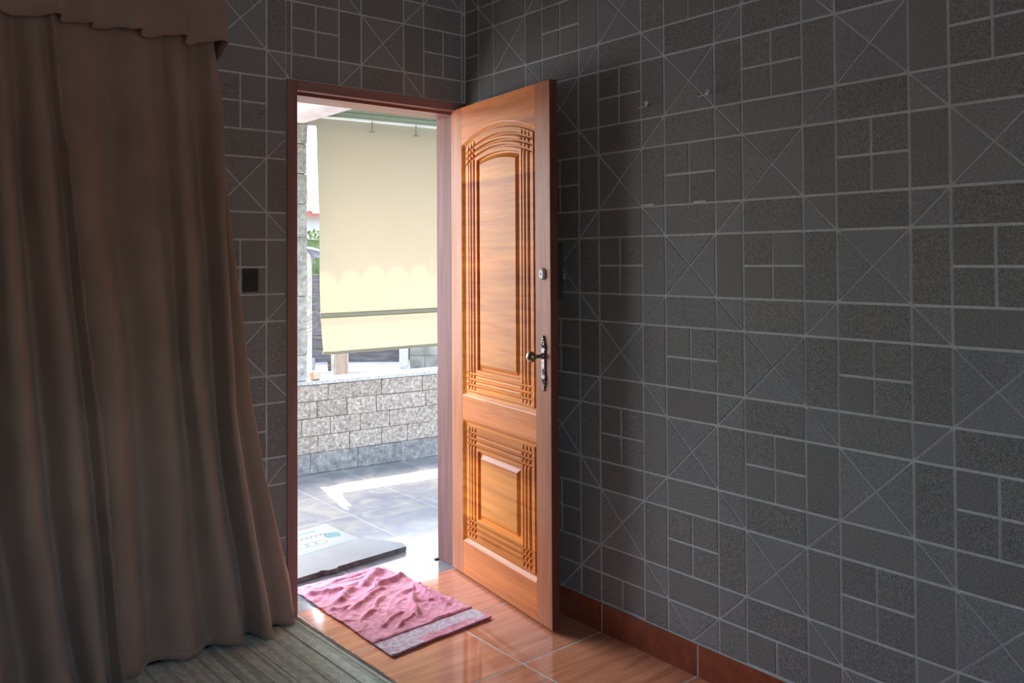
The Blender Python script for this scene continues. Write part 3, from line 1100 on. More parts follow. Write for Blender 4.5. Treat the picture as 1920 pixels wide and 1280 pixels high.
bmesh.ops.create_uvsphere(bm, u_segments=24, v_segments=14, radius=0.0215, matrix=Matrix.Translation((PS, -0.060, 1.040)) @ Matrix.Diagonal((1, 0.86, 1, 1)))
kb = obj('knob', bm, M['brass'], leaf, smooth=True)
tag(kb, 'round aged brass door knob')
bm = bmesh.new()
lathe_y(bm, 0.7035, 1.354, [(0.0175, 0.0), (0.0175, -0.008), (0.0150, -0.0105), (0.0, -0.0112)][:3], 24, 0.9, 1.3)
dl = obj('deadlock_rosette', bm, M['pearl'], leaf)
tag(dl, 'pale oval deadlock rosette with three dark holes')
bm = bmesh.new()
for dz, rr in ((0, 0.0036), (0.0155, 0.0018), (-0.0155, 0.0018)):
    lathe_y(bm, 0.7035, 1.354 + dz, [(rr, -0.0104), (rr, -0.0110)], 10)
obj('screw_hole', bm, M['black'], dl)
# rim lock and keys on the room side
boxobj('rim_lock', (0.660, TH, 1.255, 0.7505, TH + 0.028, 1.475), M['dark_plastic'], leaf, 0.003)
bm = bmesh.new()
lathe_y(bm, 0.712, 1.345, [(0.008, TH + 0.028), (0.008, TH + 0.040)], 12)
bx(bm, 0.709, TH + 0.040, 1.333, 0.715, TH + 0.062, 1.356)
key = obj('key', bm, M['chrome'], leaf)
# hinges
for zc in (0.25, 1.05, 1.85):
    bm = bmesh.new()
    tube(bm, [(-0.031, TH + 0.005, zc - 0.045), (-0.031, TH + 0.005, zc + 0.045)], 0.005, 10)
    bx(bm, -0.033, TH, zc - 0.04, 0.000, TH + 0.002, zc + 0.04)
    obj('hinge', bm, M['chrome'], leaf)

# key ring hanging from the key
bm = bmesh.new()
nseg = 20
c0 = Vector((0.712, TH + 0.058, 1.318))
pts = [c0 + Vector((math.cos(2 * math.pi * k / nseg) * 0.011, 0, math.sin(2 * math.pi * k / nseg) * 0.017)) for k in range(nseg + 1)]
tube(bm, pts, 0.0011, 6, caps=False)
kr = obj('key_ring', bm, M['chrome'], None, smooth=True)
kr.location = leaf.location
kr.rotation_euler = (0, 0, LEAF_RZ)
tag(kr, 'thin steel key ring hanging behind the free edge of the door', 'key ring')

# ------------------------------------------------------------------ curtains
# fold lines from the right-hand hem leftwards: (x by height) and how far each line stands off the wall
ZS = [0.0, 0.16, 0.32, 0.6, 0.88, 1.15, 1.4, 1.55, 1.75, 2.0, 2.24, 2.6]
FOLDS = [
    # outer hem against the wall
    ([(0.0, -0.868), (0.16, -0.887), (0.32, -0.922), (0.6, -0.990), (0.88, -1.042), (1.15, -1.072), (1.4, -1.103), (1.55, -1.124), (1.82, -1.165), (2.0, -1.186), (2.24, -1.206)], 0.035),
    ([(0.0, -0.90), (0.32, -0.96), (0.6, -1.02), (0.88, -1.07), (1.2, -1.10), (1.5, -1.14), (1.8, -1.172), (2.24, -1.21)], 0.075),
    ([(0.0, -0.97), (0.32, -1.03), (0.6, -1.08), (0.88, -1.12), (1.2, -1.145), (1.5, -1.165), (1.8, -1.178), (2.24, -1.212)], 0.055),
    ([(0.0, -1.035), (0.16, -1.059), (0.6, -1.131), (0.88, -1.162), (1.2, -1.182), (1.5, -1.186), (1.75, -1.183), (2.0, -1.19), (2.24, -1.216)], 0.125),
    ([(0.0, -1.075), (0.2, -1.10), (0.6, -1.165), (1.0, -1.205), (1.3, -1.22), (1.8, -1.26), (2.24, -1.28)], 0.050),
    ([(0.0, -1.135), (0.24, -1.181), (0.64, -1.250), (1.03, -1.300), (1.3, -1.31), (1.58, -1.325), (1.8, -1.33), (2.24, -1.345)], 0.110),
    ([(0.0, -1.23), (0.3, -1.27), (0.7, -1.30), (1.2, -1.34), (1.75, -1.38), (2.24, -1.40)], 0.062),
    ([(0.0, -1.32), (0.3, -1.35), (0.7, -1.37), (1.2, -1.41), (1.75, -1.46), (2.24, -1.47)], 0.098),
    ([(0.0, -1.43), (0.2, -1.436), (0.65, -1.455), (1.13, -1.492), (1.6, -1.56), (2.24, -1.581)], 0.060),
    ([(0.0, -1.50), (0.67, -1.551), (1.14, -1.578), (1.57, -1.650), (2.24, -1.700)], 0.105),
    ([(0.0, -1.60), (0.67, -1.64), (1.14, -1.69), (1.57, -1.74), (2.24, -1.80)], 0.060),
]
LEFTF = [
    ([(0.0, -1.545), (0.16, -1.560), (0.34, -1.575), (0.79, -1.612), (1.15, -1.648), (1.4, -1.675), (1.57, -1.692), (1.83, -1.717), (2.24, -1.748)], 0.150),
    ([(0.0, -1.575), (0.34, -1.60), (0.79, -1.645), (1.4, -1.70), (2.24, -1.775)], 0.105),
    ([(0.0, -1.61), (0.16, -1.635), (0.7, -1.69), (1.22, -1.735), (1.5, -1.765), (2.24, -1.808)], 0.150),
    ([(0.0, -1.67), (0.6, -1.76), (1.05, -1.80), (1.24, -1.812), (1.75, -1.85), (2.24, -1.868)], 0.085),
    ([(0.0, -1.72), (0.6, -1.82), (1.24, -1.87), (2.24, -1.92)], 0.165),
    ([(0.0, -1.82), (0.6, -1.90), (1.24, -1.93), (2.24, -1.97)], 0.085),
    ([(0.0, -1.92), (1.24, -2.00), (2.24, -2.04)], 0.150),
    ([(0.0, -2.02), (2.24, -2.12)], 0.085),
    ([(0.0, -2.12), (2.24, -2.20)], 0.150),
    ([(0.0, -2.22), (2.24, -2.28)], 0.080),
]


def curtain(name, folds, zrows, hemfn, label, sub=9, jag=0.0):
    root = empty(name, (folds[0][0][0][1], -0.05, 0))
    tag(root, label, 'curtain', 'taupe curtains on the back wall')
    pts = []
    nf = len(folds)
    for z in zrows:
        xs_ = [interp(f[0], z) for f in folds]
        zn = min(1, max(0, z / 2.24))
        ds = [lerp(0.080 + (f[1] - 0.08) * 1.5, 0.046 + (f[1] - 0.08) * 0.5, zn ** 3) for f in folds]
        row = []
        for i in range(nf - 1):
            for k in range(sub if i < nf - 2 else sub + 1):
                t = k / sub
                x = lerp(xs_[i], xs_[i + 1], t)
                k_ = sm(t) ** 1.7 if ds[i] > ds[i + 1] else 1 - (1 - sm(t)) ** 1.7
                d = lerp(ds[i], ds[i + 1], k_)
                # soft broken folds
                d += 0.006 * noise.noise(Vector((x * 9, z * 2.2, 3))) + 0.014 * (1 - zn) * noise.noise(Vector((x * 6, z * 3.5, 8))) + 0.004 * noise.noise(Vector((x * 22, z * 7, 1)))
                x += 0.008 * noise.noise(Vector((x * 7, z * 1.7, 12)))
                if jag and i == 0 and k < 4:
                    x += jag * noise.noise(Vector((1.3, z * 16, 5))) * (1 - k / 4)
                    d += jag * 1.2 * noise.noise(Vector((4.3, z * 19, 2))) * (1 - k / 4)
                zz = z
                if z < 0.3:
                    zz = lerp(hemfn(x), 0.3, z / 0.3)
                row.append(Vector((x - root.location.x, -d - root.location.y, zz)))
        pts.append(row)
    o = grid_obj('cloth_panel', pts, M['curtain'], root, thick=0.0016)
    # stitched hem along the bottom
    hem = []
    for j in (0, 1):
        hem.append([p + Vector((0, -0.0028, 0.0 if j == 0 else 0.030)) if j == 0 else Vector((lerp(p.x, q.x, 0.6), lerp(p.y, q.y, 0.6) - 0.0025, p.z + 0.03)) for p, q in zip(pts[0], pts[1])])
    grid_obj('hem', hem, M['curtain'], root, thick=0.001)
    return root


zrows = [0.0, 0.02, 0.05, 0.09, 0.13, 0.17, 0.22, 0.3] + [0.3 + 0.0487 * k for k in range(1, 48)]
curtain('curtain', FOLDS, zrows, lambda x: 0.012 + 0.008 * math.sin(x * 17) ** 2 + 0.006 * max(0, math.sin(x * 31)),
        'wide taupe curtain panel nearest the doorway, its hem flaring toward the door frame')
curtain('curtain', LEFTF, zrows, lambda x: 0.010 + 0.006 * math.sin(x * 23) ** 2,
        'taupe curtain panel at the left edge with a rippled hem overlapping the wider panel', jag=0.012)

# valance above
vr = empty('valance', (-1.7, -0.1, 2.24))
tag(vr, 'short gathered taupe valance hanging over the tops of the curtains', 'valance')
VX1, VX0 = -1.185, -2.35
prof_v = []                                # plan of the gathered cloth, from the right end leftwards
xk = VX1
rv = random.Random(5)
prof_v.append((VX1, 0.012))
prof_v.append((VX1 + 0.004, 0.06))
while xk > VX0:
    W_ = rv.uniform(0.10, 0.17)
    D_ = rv.uniform(0.014, 0.024)
    for k in range(14):
        t = k / 14
        prof_v.append((xk - W_ * (t - 0.17 * math.sin(2 * math.pi * t)), 0.118 + D_ * math.sin(2 * math.pi * t + 0.3)))
    xk -= W_
pts = []
for j in range(9):
    t = j / 8
    row = []
    for i, (x, d) in enumerate(prof_v):
        if i > 1: d = 0.105 + (d - 0.105) * (0.35 + 0.65 * t) + 0.006 * t
        z = 2.62 - t * (0.428 + 0.004 * math.sin(x * 37) + 0.003 * math.sin(x * 90)) + 0.35 * (d - 0.12) * t
        row.append(Vector((x + 0.004 * math.sin(t * 5 + x * 20) * t, -d, z)) - vr.location)
    pts.append(row)
grid_obj('gathered_skirt', pts, M['curtain'], vr, thick=0.0016)
bm = bmesh.new()
tube(bm, [(-1.135, -0.085, 2.64), (-2.6, -0.085, 2.64)], 0.012, 10)
rod = obj('curtain_rod', bm, M['frame_wood'], None, smooth=True)
tag(rod, 'wooden curtain rod above the valance, over the frame of view', 'rod')

# ------------------------------------------------------------------ rug
RUGX1, RUGY1 = -0.862, -0.022
rug = empty('rug', (RUGX1, RUGY1, 0), 0.0)
rug.rotation_euler = (0, 0, math.radians(2.2))
tag(rug, 'flat woven grey-green striped rug with frayed edge under the curtain hem', 'rug')
pts = []
for j in range(60):
    y = -j / 59 * 1.5
    row = []
    for i in range(44):
        x = -i / 43 * 1.0
        z = 0.006 + 0.0012 * noise.noise(Vector((x * 9, y * 5, 1)))
        xx = x
        if i == 0: xx += 0.003 * noise.noise(Vector((0, y * 20, 4)))
        row.append(Vector((xx, y, z)))
    pts.append(row)
grid_obj('woven_body', pts, M['rug'], rug, thick=0.005)
M['rug_thread'] = noisy('rug_thread', [(0.3, (0.34, 0.34, 0.28)), (0.7, (0.62, 0.62, 0.53))], scale=120, rough=0.95)
bm = bmesh.new()
for k in range(520):
    y = -0.004 - k / 520 * 1.48 + random.uniform(-0.002, 0.002)
    L = random.uniform(0.004, 0.015)
    a = random.uniform(-0.9, 0.9)
    tube(bm, [(-0.006, y, 0.009), (L * 0.5, y + a * 0.003, 0.010), (L, y + a * 0.008, random.uniform(0.001, 0.008))], [0.0016, 0.0012, 0.0006], 4)
fr2 = obj('frayed_fringe', bm, M['rug_thread'], rug)
fr2['kind'] = 'stuff'
bm = bmesh.new()
for x0 in (-0.02, -0.083, -0.155, -0.235, -0.30, -0.375, -0.45, -0.53):
    pts_ = [(x0 + 0.001 * math.sin(k), -0.01 - k * 0.05, 0.0092) for k in range(30)]
    tube(bm, pts_, 0.0010, 5)
obj('raised_cord', bm, M['rug_thread'], rug)

# ------------------------------------------------------------------ towel
tw = empty('towel', (-0.50, -0.13, 0))
tag(tw, 'rumpled pink terry towel used as doormat with a pale woven band, on the doorway floor', 'towel')
c00, c10, c11, c01 = Vector((-0.738, -0.524)), Vector((-0.258, -0.494)), Vector((-0.300, 0.256)), Vector((-0.742, 0.262))
# ridges in (u,v): u across from left, v from near edge to far
RID = [
    ((0.02, 0.86), (0.38, 0.80), 0.016, 0.024), ((0.38, 0.80), (0.62, 0.86), 0.010, 0.022), ((0.18, 0.68), (0.46, 0.80), 0.018, 0.026),
    ((0.50, 0.78), (0.92, 0.93), 0.022, 0.028), ((0.46, 0.66), (0.78, 0.80), 0.012, 0.020), ((0.62, 0.72), (1.0, 0.78), 0.019, 0.024),
    ((0.16, 0.55), (0.70, 0.70), 0.012, 0.018), ((0.12, 0.40), (0.60, 0.60), 0.009, 0.016), ((0.55, 0.28), (0.78, 0.52), 0.020, 0.020),
    ((0.86, 0.28), (0.93, 0.62), 0.018, 0.020), ((0.70, 0.55), (1.0, 0.60), 0.010, 0.02), ((0.2, 0.28), (0.5, 0.36), 0.010, 0.014),
    ((0.30, 0.22), (0.55, 0.30), 0.009, 0.012), ((0.04, 0.62), (0.22, 0.58), 0.010, 0.018), ((0.7, 0.42), (0.95, 0.35), 0.009, 0.014), ((0.3, 0.93), (0.8, 0.97), 0.008, 0.014),
]


def ridge_h(u, v):
    h = 0
    for (a, b, hh, wd) in RID:
        ax, ay, bx_, by_ = a[0] * 0.46, a[1] * 0.77, b[0] * 0.46, b[1] * 0.77
        px, py = u * 0.46, v * 0.77
        dx, dy = bx_ - ax, by_ - ay
        L2 = dx * dx + dy * dy
        t = max(0, min(1, ((px - ax) * dx + (py - ay) * dy) / L2))
        qx, qy = ax + dx * t, ay + dy * t
        wob = 0.006 * math.sin(t * 7 + a[0] * 20)
        d = math.hypot(px - qx + wob * dy / math.sqrt(L2), py - qy - wob * dx / math.sqrt(L2))
        fade = sm(min(t, 1 - t) * 4 + 0.35)
        h = max(h, hh * fade * math.exp(-(d / wd * 1.6) ** 2))
    return h


NU, NV = 120, 190
pts = []
for j in range(NV + 1):
    v = j / NV
    row = []
    for i in range(NU + 1):
        u = i / NU
        p = (c00 * (1 - u) + c10 * u) * (1 - v) + (c01 * (1 - u) + c11 * u) * v
        ed = 1.0
        x = p.x + 0.006 * noise.noise(Vector((u * 3, v * 6, 1))) + 0.012 * noise.noise(Vector((0, v * 4, 9))) * (1 if u > .5 else .3)
        y = p.y + 0.006 * noise.noise(Vector((u * 6, v * 3, 7)))
        z = 0.004 + ridge_h(u, v) * (0.25 if v < 0.17 else 1)
        k1 = 1 - abs(noise.noise(Vector((u * 3.2 + v * 1.5, v * 9 - u * 2.5, 3)))) * 2.6
        k2 = 1 - abs(noise.noise(Vector((u * 7 - v * 2, v * 17 - u * 3, 11)))) * 3.0
        z += (0.0045 * max(0, k1) ** 2 + 0.0028 * max(0, k2) ** 2) * (0.25 if v < 0.17 else 1) + 0.0012 * noise.noise(Vector((u * 60, v * 90, 3)))
        row.append(Vector((x, y, z)) - tw.location)
    pts.append(row)


def tw_slot(i, j):
    v = j / NV
    u = i / NU
    if v < 0.155 - 0.01 * u:
        if u > 0.32 and v < 0.062 and noise.noise(Vector((u * 8, v * 10, 2))) > -0.35: return 0
        return 1
    return 0


grid_obj('terry_cloth', pts, [M['towel'], M['towel_band']], tw, thick=0.004, matfn=tw_slot)
# raised rim stitches next to the band
bm = bmesh.new()
def twp(u, v, dz=0.004):
    j = int(v * NV); i = int(u * NU)
    return pts[j][i] + Vector((0, 0, dz))
tube(bm, [twp(u / 40, 0.158) for u in range(41)], 0.0022, 5)
tube(bm, [twp(u / 40, 0.0) for u in range(41)], 0.0022, 5)
obj('band_stitching', bm, M['towel'], tw)
M['thread'] = plain('pale_thread', (0.66, 0.60, 0.62), 0.9)
bm = bmesh.new()
tube(bm, [twp(u / 40, 0.9) for u in range(41)], 0.0011, 4)
for k in range(40):
    u = 0.05 + k / 40 * 0.92
    tube(bm, [twp(u, 0.065, 0.003), twp(min(u + 0.03, 1), 0.14, 0.003)], 0.0011, 4)
obj('woven_thread', bm, M['thread'], tw)['kind'] = 'stuff'

# ------------------------------------------------------------------ board and sack on the porch floor
def sheet(bm, poly, z0, z1, n=None, wav=0.0):
    lo = [bm.verts.new((x, y, z0)) for x, y in poly]
    hi_ = [bm.verts.new((x, y, z1)) for x, y in poly]
    N = len(poly)
    bm.faces.new(lo[::-1])
    bm.faces.new(hi_)
    for i in range(N):
        bm.faces.new((lo[i], lo[(i + 1) % N], hi_[(i + 1) % N], hi_[i]))


front = []
nn = 40
for i in range(nn + 1):
    t = i / nn
    front.append((lerp(-0.80, -0.100, t), lerp(0.304, 0.356, t) + 0.004 * noise.noise(Vector((t * 9, 0, 0))) - (0.014 if 0.36 < t < 0.44 else 0) + (0.01 if 0.30 < t < 0.34 else 0)))
bm = bmesh.new()
back = [(-0.088, 0.412), (-0.20, 0.600), (-0.80, 0.520)]
sheet(bm, front + back, 0.0225, 0.0262)
brd = obj('flattened_board', bm, M['card'], None)
tag(brd, 'pale grey board with a dark torn front edge lying just outside the threshold', 'board')
bm = bmesh.new()
fr3 = [(x + 0.004, y + 0.006) for x, y in front]
bk3 = [(x, y + 0.05) for x, y in fr3[::-1]]
sheet(bm, fr3 + bk3, 0.0015, 0.0222)
eo = obj('torn_core', bm, M['card_edge'], brd)
bm = bmesh.new()
sheet(bm, [(-0.16, 0.43), (-0.25, 0.57), (-0.76, 0.50), (-0.76, 0.39)], 0.0015, 0.0222)
obj('core_layer', bm, M['card_edge'], brd)

bm = bmesh.new()
sheet(bm, [(-0.86, 0.53), (-0.17, 0.616), (-0.192, 0.78), (-0.200, 0.985), (-0.86, 0.90)], 0.0008, 0.0026)
sack = obj('paper_sack', bm, M['paper'], None)
tag(sack, 'flattened white paper sack with faded teal print beyond the grey board', 'paper sack')


def printed(name, polys, mat):
    bm = bmesh.new()
    for p in polys:
        vs = [bm.verts.new((x, y, 0.0030)) for x, y in p]
        bm.faces.new(vs)
    return obj(name, bm, mat, sack)


def strip(x0, y0, x1, y1, wd):
    dx, dy = x1 - x0, y1 - y0
    L = math.hypot(dx, dy)
    nx_, ny_ = -dy / L * wd / 2, dx / L * wd / 2
    return [(x0 + nx_, y0 + ny_), (x0 - nx_, y0 - ny_), (x1 - nx_, y1 - ny_), (x1 + nx_, y1 + ny_)]


blob = [(-0.262 + 0.045 * math.cos(a * 0.524), 0.800 + 0.042 * math.sin(a * 0.524) * (1 + 0.25 * math.sin(a * 2))) for a in range(12)]
printed('teal_blot', [blob], M['teal'])
printed('print_stripe', [strip(-0.62, 0.60, -0.22, 0.66, 0.022), strip(-0.60, 0.88, -0.30, 0.915, 0.03)], M['pale_teal'])
scr = []
px_, py_ = -0.47, 0.83
for k in range(34):
    qx_, qy_ = -0.47 + k * 0.0058, 0.83 + 0.022 * math.sin(k * 1.35) + k * 0.0004
    scr.append(strip(px_, py_, qx_ + 1e-4, qy_, 0.004))
    px_, py_ = qx_, qy_
for cx_ in (-0.46, -0.41, -0.36):
    for k in range(14):
        a0, a1 = k / 14 * 2 * math.pi, (k + 1) / 14 * 2 * math.pi
        scr.append(strip(cx_ + 0.03 * math.cos(a0), 0.735 + 0.03 * math.sin(a0), cx_ + 0.03 * math.cos(a1), 0.735 + 0.03 * math.sin(a1), 0.003))
printed('script_print', scr, M['grey_print'])['kind'] = 'stuff'

# ------------------------------------------------------------------ blind
bl = empty('roll_down_blind', (PAX, PAY, 0), PROT)
tag(bl, 'cream awning blind hanging over the porch opening between ceiling and stone wall', 'blind')
pts = []
BX0, BX1 = 0.140, 2.72
NZ, NXB = 70, 110
LE = [(0.80, 0.124), (0.95, 0.112), (1.03, 0.110), (1.25, 0.104), (1.5, 0.102), (1.7, 0.102), (1.9, 0.090), (2.1, 0.080), (2.36, 0.075)]
for j in range(NZ + 1):
    t = j / NZ
    z = lerp(2.350, 0.805, t)
    row = []
    for i in range(NXB + 1):
        u = i / NXB
        x = lerp(interp(LE, z), BX1, u)
        y = -0.120 + 0.010 * math.sin(t * 3.1) * math.sin(u * 6 + 0.4) + 0.006 * noise.noise(Vector((u * 5, t * 4, 2)))
        y += 0.014 * math.exp(-(u / 0.02) ** 2) * sm(t)
        if z < 1.03: y -= 0.012 * sm((1.03 - z) / 0.05)
        zz = z + (0.012 * (x - 0.14) * t)
        if j == NZ: y += 0.01
        row.append(Vector((x, y, zz)))
    pts.append(row)
grid_obj('awning_sheet', pts, M['blind'], bl)
bm = bmesh.new()
pz = [(p.x, p.y, p.z) for p in pts[-1][::5]]
tube(bm, pz, 0.011, 8)
obj('bottom_hem', bm, M['blind_hem'], bl, smooth=True)
bm = bmesh.new()
vs = []
jz = min(range(NZ + 1), key=lambda j: abs(pts[j][0].z - 1.040))
line = pts[jz][::4]
for p in line:
    vs.append([bm.verts.new((p.x - 0.004 if p is line[0] else p.x, p.y - 0.004 - dy, p.z + dz)) for dy, dz in ((0.0, 0.020), (0.014, 0.014), (0.015, -0.006), (0.0, -0.014))])
for a, b in zip(vs, vs[1:]):
    for k in range(4):
        bm.faces.new((a[k], a[(k + 1) % 4], b[(k + 1) % 4], b[k]))
bm.faces.new(vs[0][::-1]); bm.faces.new(vs[-1])
sb = obj('stiffening_batten', bm, M['blind_hem'], bl)
tag(sb, 'darker stiffening batten across the lower blind')
bm = bmesh.new()
tube(bm, [(0.06, -0.125, 2.356), (2.74, -0.125, 2.356)], 0.012, 10)
rr_ = obj('roller_tube', bm, plain('white_roller', (0.62, 0.64, 0.58), 0.4), bl, smooth=True)
hbd = boxobj('head_board', (0.06, -0.118, 2.362, 2.74, -0.106, 2.400), plain('pale_green_paint', (0.22, 0.28, 0.19), 0.6), bl, 0.001)
tag(hbd, 'pale green head board above the blind')
for xx in (0.465, 0.80, 1.5, 2.1):
    bm = bmesh.new()
    bx(bm, xx - 0.003, -0.147, 2.285, xx + 0.003, -0.143, 2.352)
    bx(bm, xx - 0.018, -0.149, 2.276, xx + 0.018, -0.143, 2.285, 0.001)
    obj('hanging_tie', bm, M['blind_hem'], bl)

# small box on the ledge
bm = bmesh.new()
bx(bm, -0.0325, -0.028, 0, 0.0325, 0.028, 0.062, 0.012, 3)
sbx = obj('small_box', bm, M['soap_box'], None, smooth=True)
sbx.location = Vector((PAX, PAY, 0.616)) + ex * 0.122 + en * 0.025
sbx.rotation_euler = (0, 0, PROT + 0.05)
tag(sbx, 'small peach and cream rounded box on the stone ledge beside the pillar', 'box')
bm = bmesh.new()
bx(bm, -0.022, -0.0300, 0.010, 0.022, -0.0275, 0.052, 0.001)
obj('front_label', bm, M['soap_face'], sbx)

# ------------------------------------------------------------------ things in the yard
def world_box_thing(name, label, cat, boxes, mat, loc, rz):
    t = empty(name, loc, rz)
    tag(t, label, cat)
    return t


SR = math.radians(-38.5)                      # the neighbour's fence runs across the view
fence = empty('plank_fence', (2.35, 7.25, -0.03), SR)
tag(fence, 'dark weathered horizontal plank fence beyond the porch wall, below the blind', 'fence')
z = 0.12
for k in range(7):
    h_ = 0.15 + random.uniform(-0.01, 0.01)
    y_ = random.uniform(0, 0.015)
    boxobj('plank', (-0.55, y_, z, 1.72, y_ + 0.02, z + h_), M['old_plank'], fence, 0.002)
    z += h_ + random.uniform(0.004, 0.03)
for xx in (-0.4, 0.7):
    boxobj('fence_post', (xx, 0.035, 0, xx + 0.08, 0.11, 1.3), M['old_plank'], fence)
boxobj('rubble_board', (0.15, -0.05, 0.0, 0.55, -0.03, 0.18), M['post_wood'], fence)
post = empty('corner_post', (3.60, 6.06, -0.03), SR)
tag(post, 'pale green-grey square post between the plank fence and the block wall', 'post')
boxobj('shaft', (-0.055, -0.05, 0, 0.055, 0.05, 1.5), M['white_paint'], post, 0.004)
boxobj('cap', (-0.07, -0.065, 1.5, 0.07, 0.065, 1.54), M['white_paint'], post, 0.004)
bwl = empty('block_wall', (3.74, 6.14, -0.03), SR)
tag(bwl, 'mossy cream block wall right of the plank fence, partly under the blind', 'wall')
for r_ in range(7):
    off = 0.0 if r_ % 2 else -0.2
    x = off
    while x < 1.9:
        a_, b_ = max(x, 0.0), min(x + 0.40, 2.0)
        if b_ - a_ > 0.05:
            rough_block('concrete_block', a_ + 0.003, b_ - 0.003, r_ * 0.2 + 0.003, r_ * 0.2 + 0.197, 0, 0.15, M['mossy_block'], bwl, 0.01)
        x += 0.40
bm = bmesh.new()
bx(bm, 0, 0.012, 0, 2.0, 0.14, 1.4)
obj('mortar_core', bm, M['stone_core'], bwl)

def yard_post(name, loc, w_, h_, mat, label, cap=None):
    t = empty(name, loc, math.radians(-30))
    tag(t, label, 'post')
    boxobj('shaft', (-w_ / 2, -w_ / 2, 0, w_ / 2, w_ / 2, h_), mat, t, 0.004)
    boxobj('foot', (-w_ / 2 - 0.02, -w_ / 2 - 0.02, 0, w_ / 2 + 0.02, w_ / 2 + 0.02, 0.05), M['yard'], t, 0.004)
    return t


yp = yard_post('timber_post', (1.02, 3.02, -0.03), 0.105, 2.3, M['post_wood'], 'bare timber post standing in the yard just under the blind hem')
boxobj('white_board', (-0.085, -0.03, 0.0, -0.056, 0.05, 2.3), M['white_paint'], yp)
wp = yard_post('white_post', (0.655, 2.98, -0.03), 0.13, 1.46, M['white_paint'], 'chalky white post between the pillar and the blind')
bm = bmesh.new()
tube(bm, [(0, -0.067, 1.46), (0, 0.067, 1.46)], 0.065, 16)
obj('rounded_top', bm, M['white_paint'], wp)
# tarp draped on the post
pts = []
for j in range(10):
    row = []
    for i in range(12):
        u = i / 11
        v = j / 9
        row.append(Vector((lerp(-0.12, 0.15, u), lerp(-0.12, 0.14, v), 1.545 + 0.012 * math.sin(u * 5 + v * 3) - 1.5 * max(0, abs(lerp(-0.12, 0.15, u)) - 0.095) - 1.5 * max(0, abs(lerp(-0.12, 0.14, v)) - 0.095))))
    pts.append(row)
trp = grid_obj('tarp', [[p + Vector((0.655, 2.98, -0.03)) for p in r_] for r_ in pts], M['blue_tarp'], None, thick=0.003)
tag(trp, 'grey-blue tarp scrap draped over the top of the white post', 'tarp')
# loops of wire hanging from the post
wr = empty('wire_coil', (0.60, 2.88, 1.0))
tag(wr, 'tangled grey wires hanging at the white post beside the blind', 'wire')
for k in range(5):
    bm = bmesh.new()
    pts_ = []
    for i in range(18):
        a = i / 17 * math.pi * 1.3 + k * 0.5
        pts_.append((0.05 + 0.06 * math.sin(a) * (1 + 0.2 * k), -0.01 * k, 0.08 * math.cos(a * 0.9) * (1 + 0.35 * k) + 0.05))
    tube(bm, pts_, 0.0025, 5)
    obj('wire_loop', bm, M['wire'], wr, smooth=True)
# low hut wall behind the white post
# far house with clay roof
fh = empty('far_house', (5.0, 11.6, -0.03), math.radians(-35))
tag(fh, 'far pale house with red clay tile roof seen past the pillar', 'house')
bm = bmesh.new()
bx(bm, -3.0, 0.3, 0, 3.0, 4.0, 2.35)
obj('house_wall', bm, M['house_wall'], fh)
bm = bmesh.new()
vs = [bm.verts.new(p) for p in ((-3.3, 0, 2.30), (3.3, 0, 2.30), (3.3, 2.2, 2.95), (-3.3, 2.2, 2.95), (-3.3, 0, 2.36), (3.3, 0, 2.36), (3.3, 2.2, 3.01), (-3.3, 2.2, 3.01))]
for f in ((0, 3, 2, 1), (4, 5, 6, 7), (0, 1, 5, 4), (1, 2, 6, 5), (2, 3, 7, 6), (3, 0, 4, 7)):
    bm.faces.new([vs[i] for i in f])
rf = obj('roof', bm, M['clay_roof'], fh)
for k in range(26):
    bm = bmesh.new()
    x_ = -3.2 + k * 0.25
    tube(bm, [(x_, 0, 2.36), (x_, 2.2, 3.01)], 0.06, 8)
    obj('ridge_tile', bm, M['clay_roof'], rf)
boxobj('window', (-1.2, 0.27, 0.9, -0.2, 0.31, 1.9), M['old_plank'], fh)
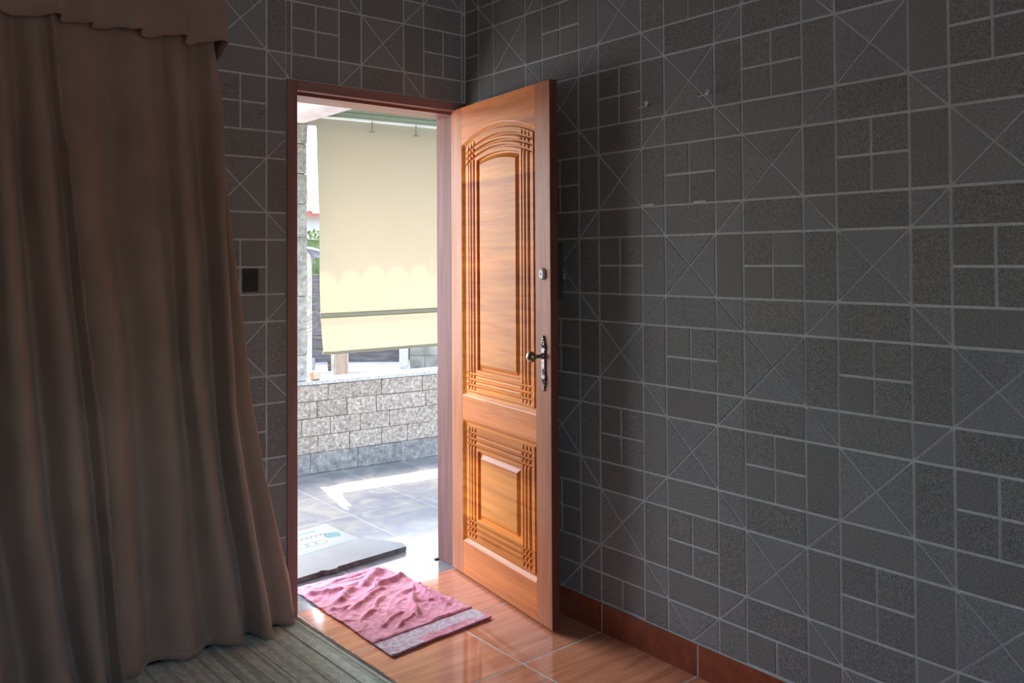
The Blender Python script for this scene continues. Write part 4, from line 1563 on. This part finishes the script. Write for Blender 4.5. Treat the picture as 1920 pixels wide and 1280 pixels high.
# hedge
hd = empty('hedge', (3.3, 8.3, -0.03), math.radians(-35))
tag(hd, 'green hedge in front of the far house', 'hedge')
bm = bmesh.new()
bx(bm, -2.5, -0.2, 0, 2.5, 0.2, 1.75)
bmesh.ops.subdivide_edges(bm, edges=list(bm.edges), cuts=9, use_grid_fill=True)
for v in bm.verts:
    v.co += Vector([0.09 * noise.noise(v.co * 3 + Vector((k * 7, 0, 0))) for k in range(3)])
obj('hedge_core', bm, M['leafy'], hd)
bm = bmesh.new()
for k in range(2600):
    c = Vector((random.uniform(-2.5, 2.5), random.choice((-0.24, 0.24, random.uniform(-0.2, 0.2))), random.uniform(0.05, 1.85)))
    if abs(c.y) < 0.22: c.z = random.uniform(1.7, 1.9)
    d1 = Vector((random.uniform(-1, 1), random.uniform(-1, 1), random.uniform(-1, 1))).normalized() * 0.05
    d2 = d1.cross(Vector((random.random(), random.random(), random.random()))).normalized() * 0.022
    bm.faces.new([bm.verts.new(c - d1), bm.verts.new(c + d2), bm.verts.new(c + d1), bm.verts.new(c - d2)])
lf = obj('leaf_mass', bm, M['leafy'], hd)
lf['kind'] = 'stuff'

# ------------------------------------------------------------------ small things on the walls
sw = empty('switch_box', (-1.042, -0.002, 1.336))
tag(sw, 'dark square electrical box on the tiled wall between curtain and door frame', 'switch box')
boxobj('box_body', (-0.030, -0.008, -0.045, 0.030, 0.0, 0.045), M['dark_plastic'], sw, 0.003, 2)
boxobj('rocker', (-0.012, -0.011, -0.020, 0.012, -0.008, 0.020), M['dark_plastic'], sw, 0.001)
for k, (y, z, lab) in enumerate(((-1.084, 1.963, 'small pale wall plug with a nail, nearer the open door'), (-1.346, 1.964, 'small pale wall plug with a nail, farther from the open door'))):
    t = empty('wall_plug', (-0.003, y, z))
    tag(t, lab, 'wall plug', 'wall plugs high on the right wall')
    bm = bmesh.new()
    tube(bm, [(0.0, 0, 0), (-0.024, -0.020, 0.004)], [0.006, 0.0075], 8)
    obj('plug_body', bm, M['plug'], t)
    bm = bmesh.new()
    tube(bm, [(-0.004, 0.0, -0.002), (-0.012, 0.03, -0.006)], 0.0022, 6)
    obj('nail', bm, M['plug'], t)
for y, z, lab in ((-1.088, 1.604, 'narrow strip of pale tape on the grey wall, left one of two'), (-1.314, 1.602, 'narrow strip of pale tape on the grey wall, right one of two')):
    bm = bmesh.new()
    bx(bm, -0.0045, y - 0.026, z - 0.004, -0.0022, y + 0.026, z + 0.004, 0.0006)
    o = obj('tape_strip', bm, M['plug'], None)
    tag(o, lab, 'tape', 'tape strips on the right wall')
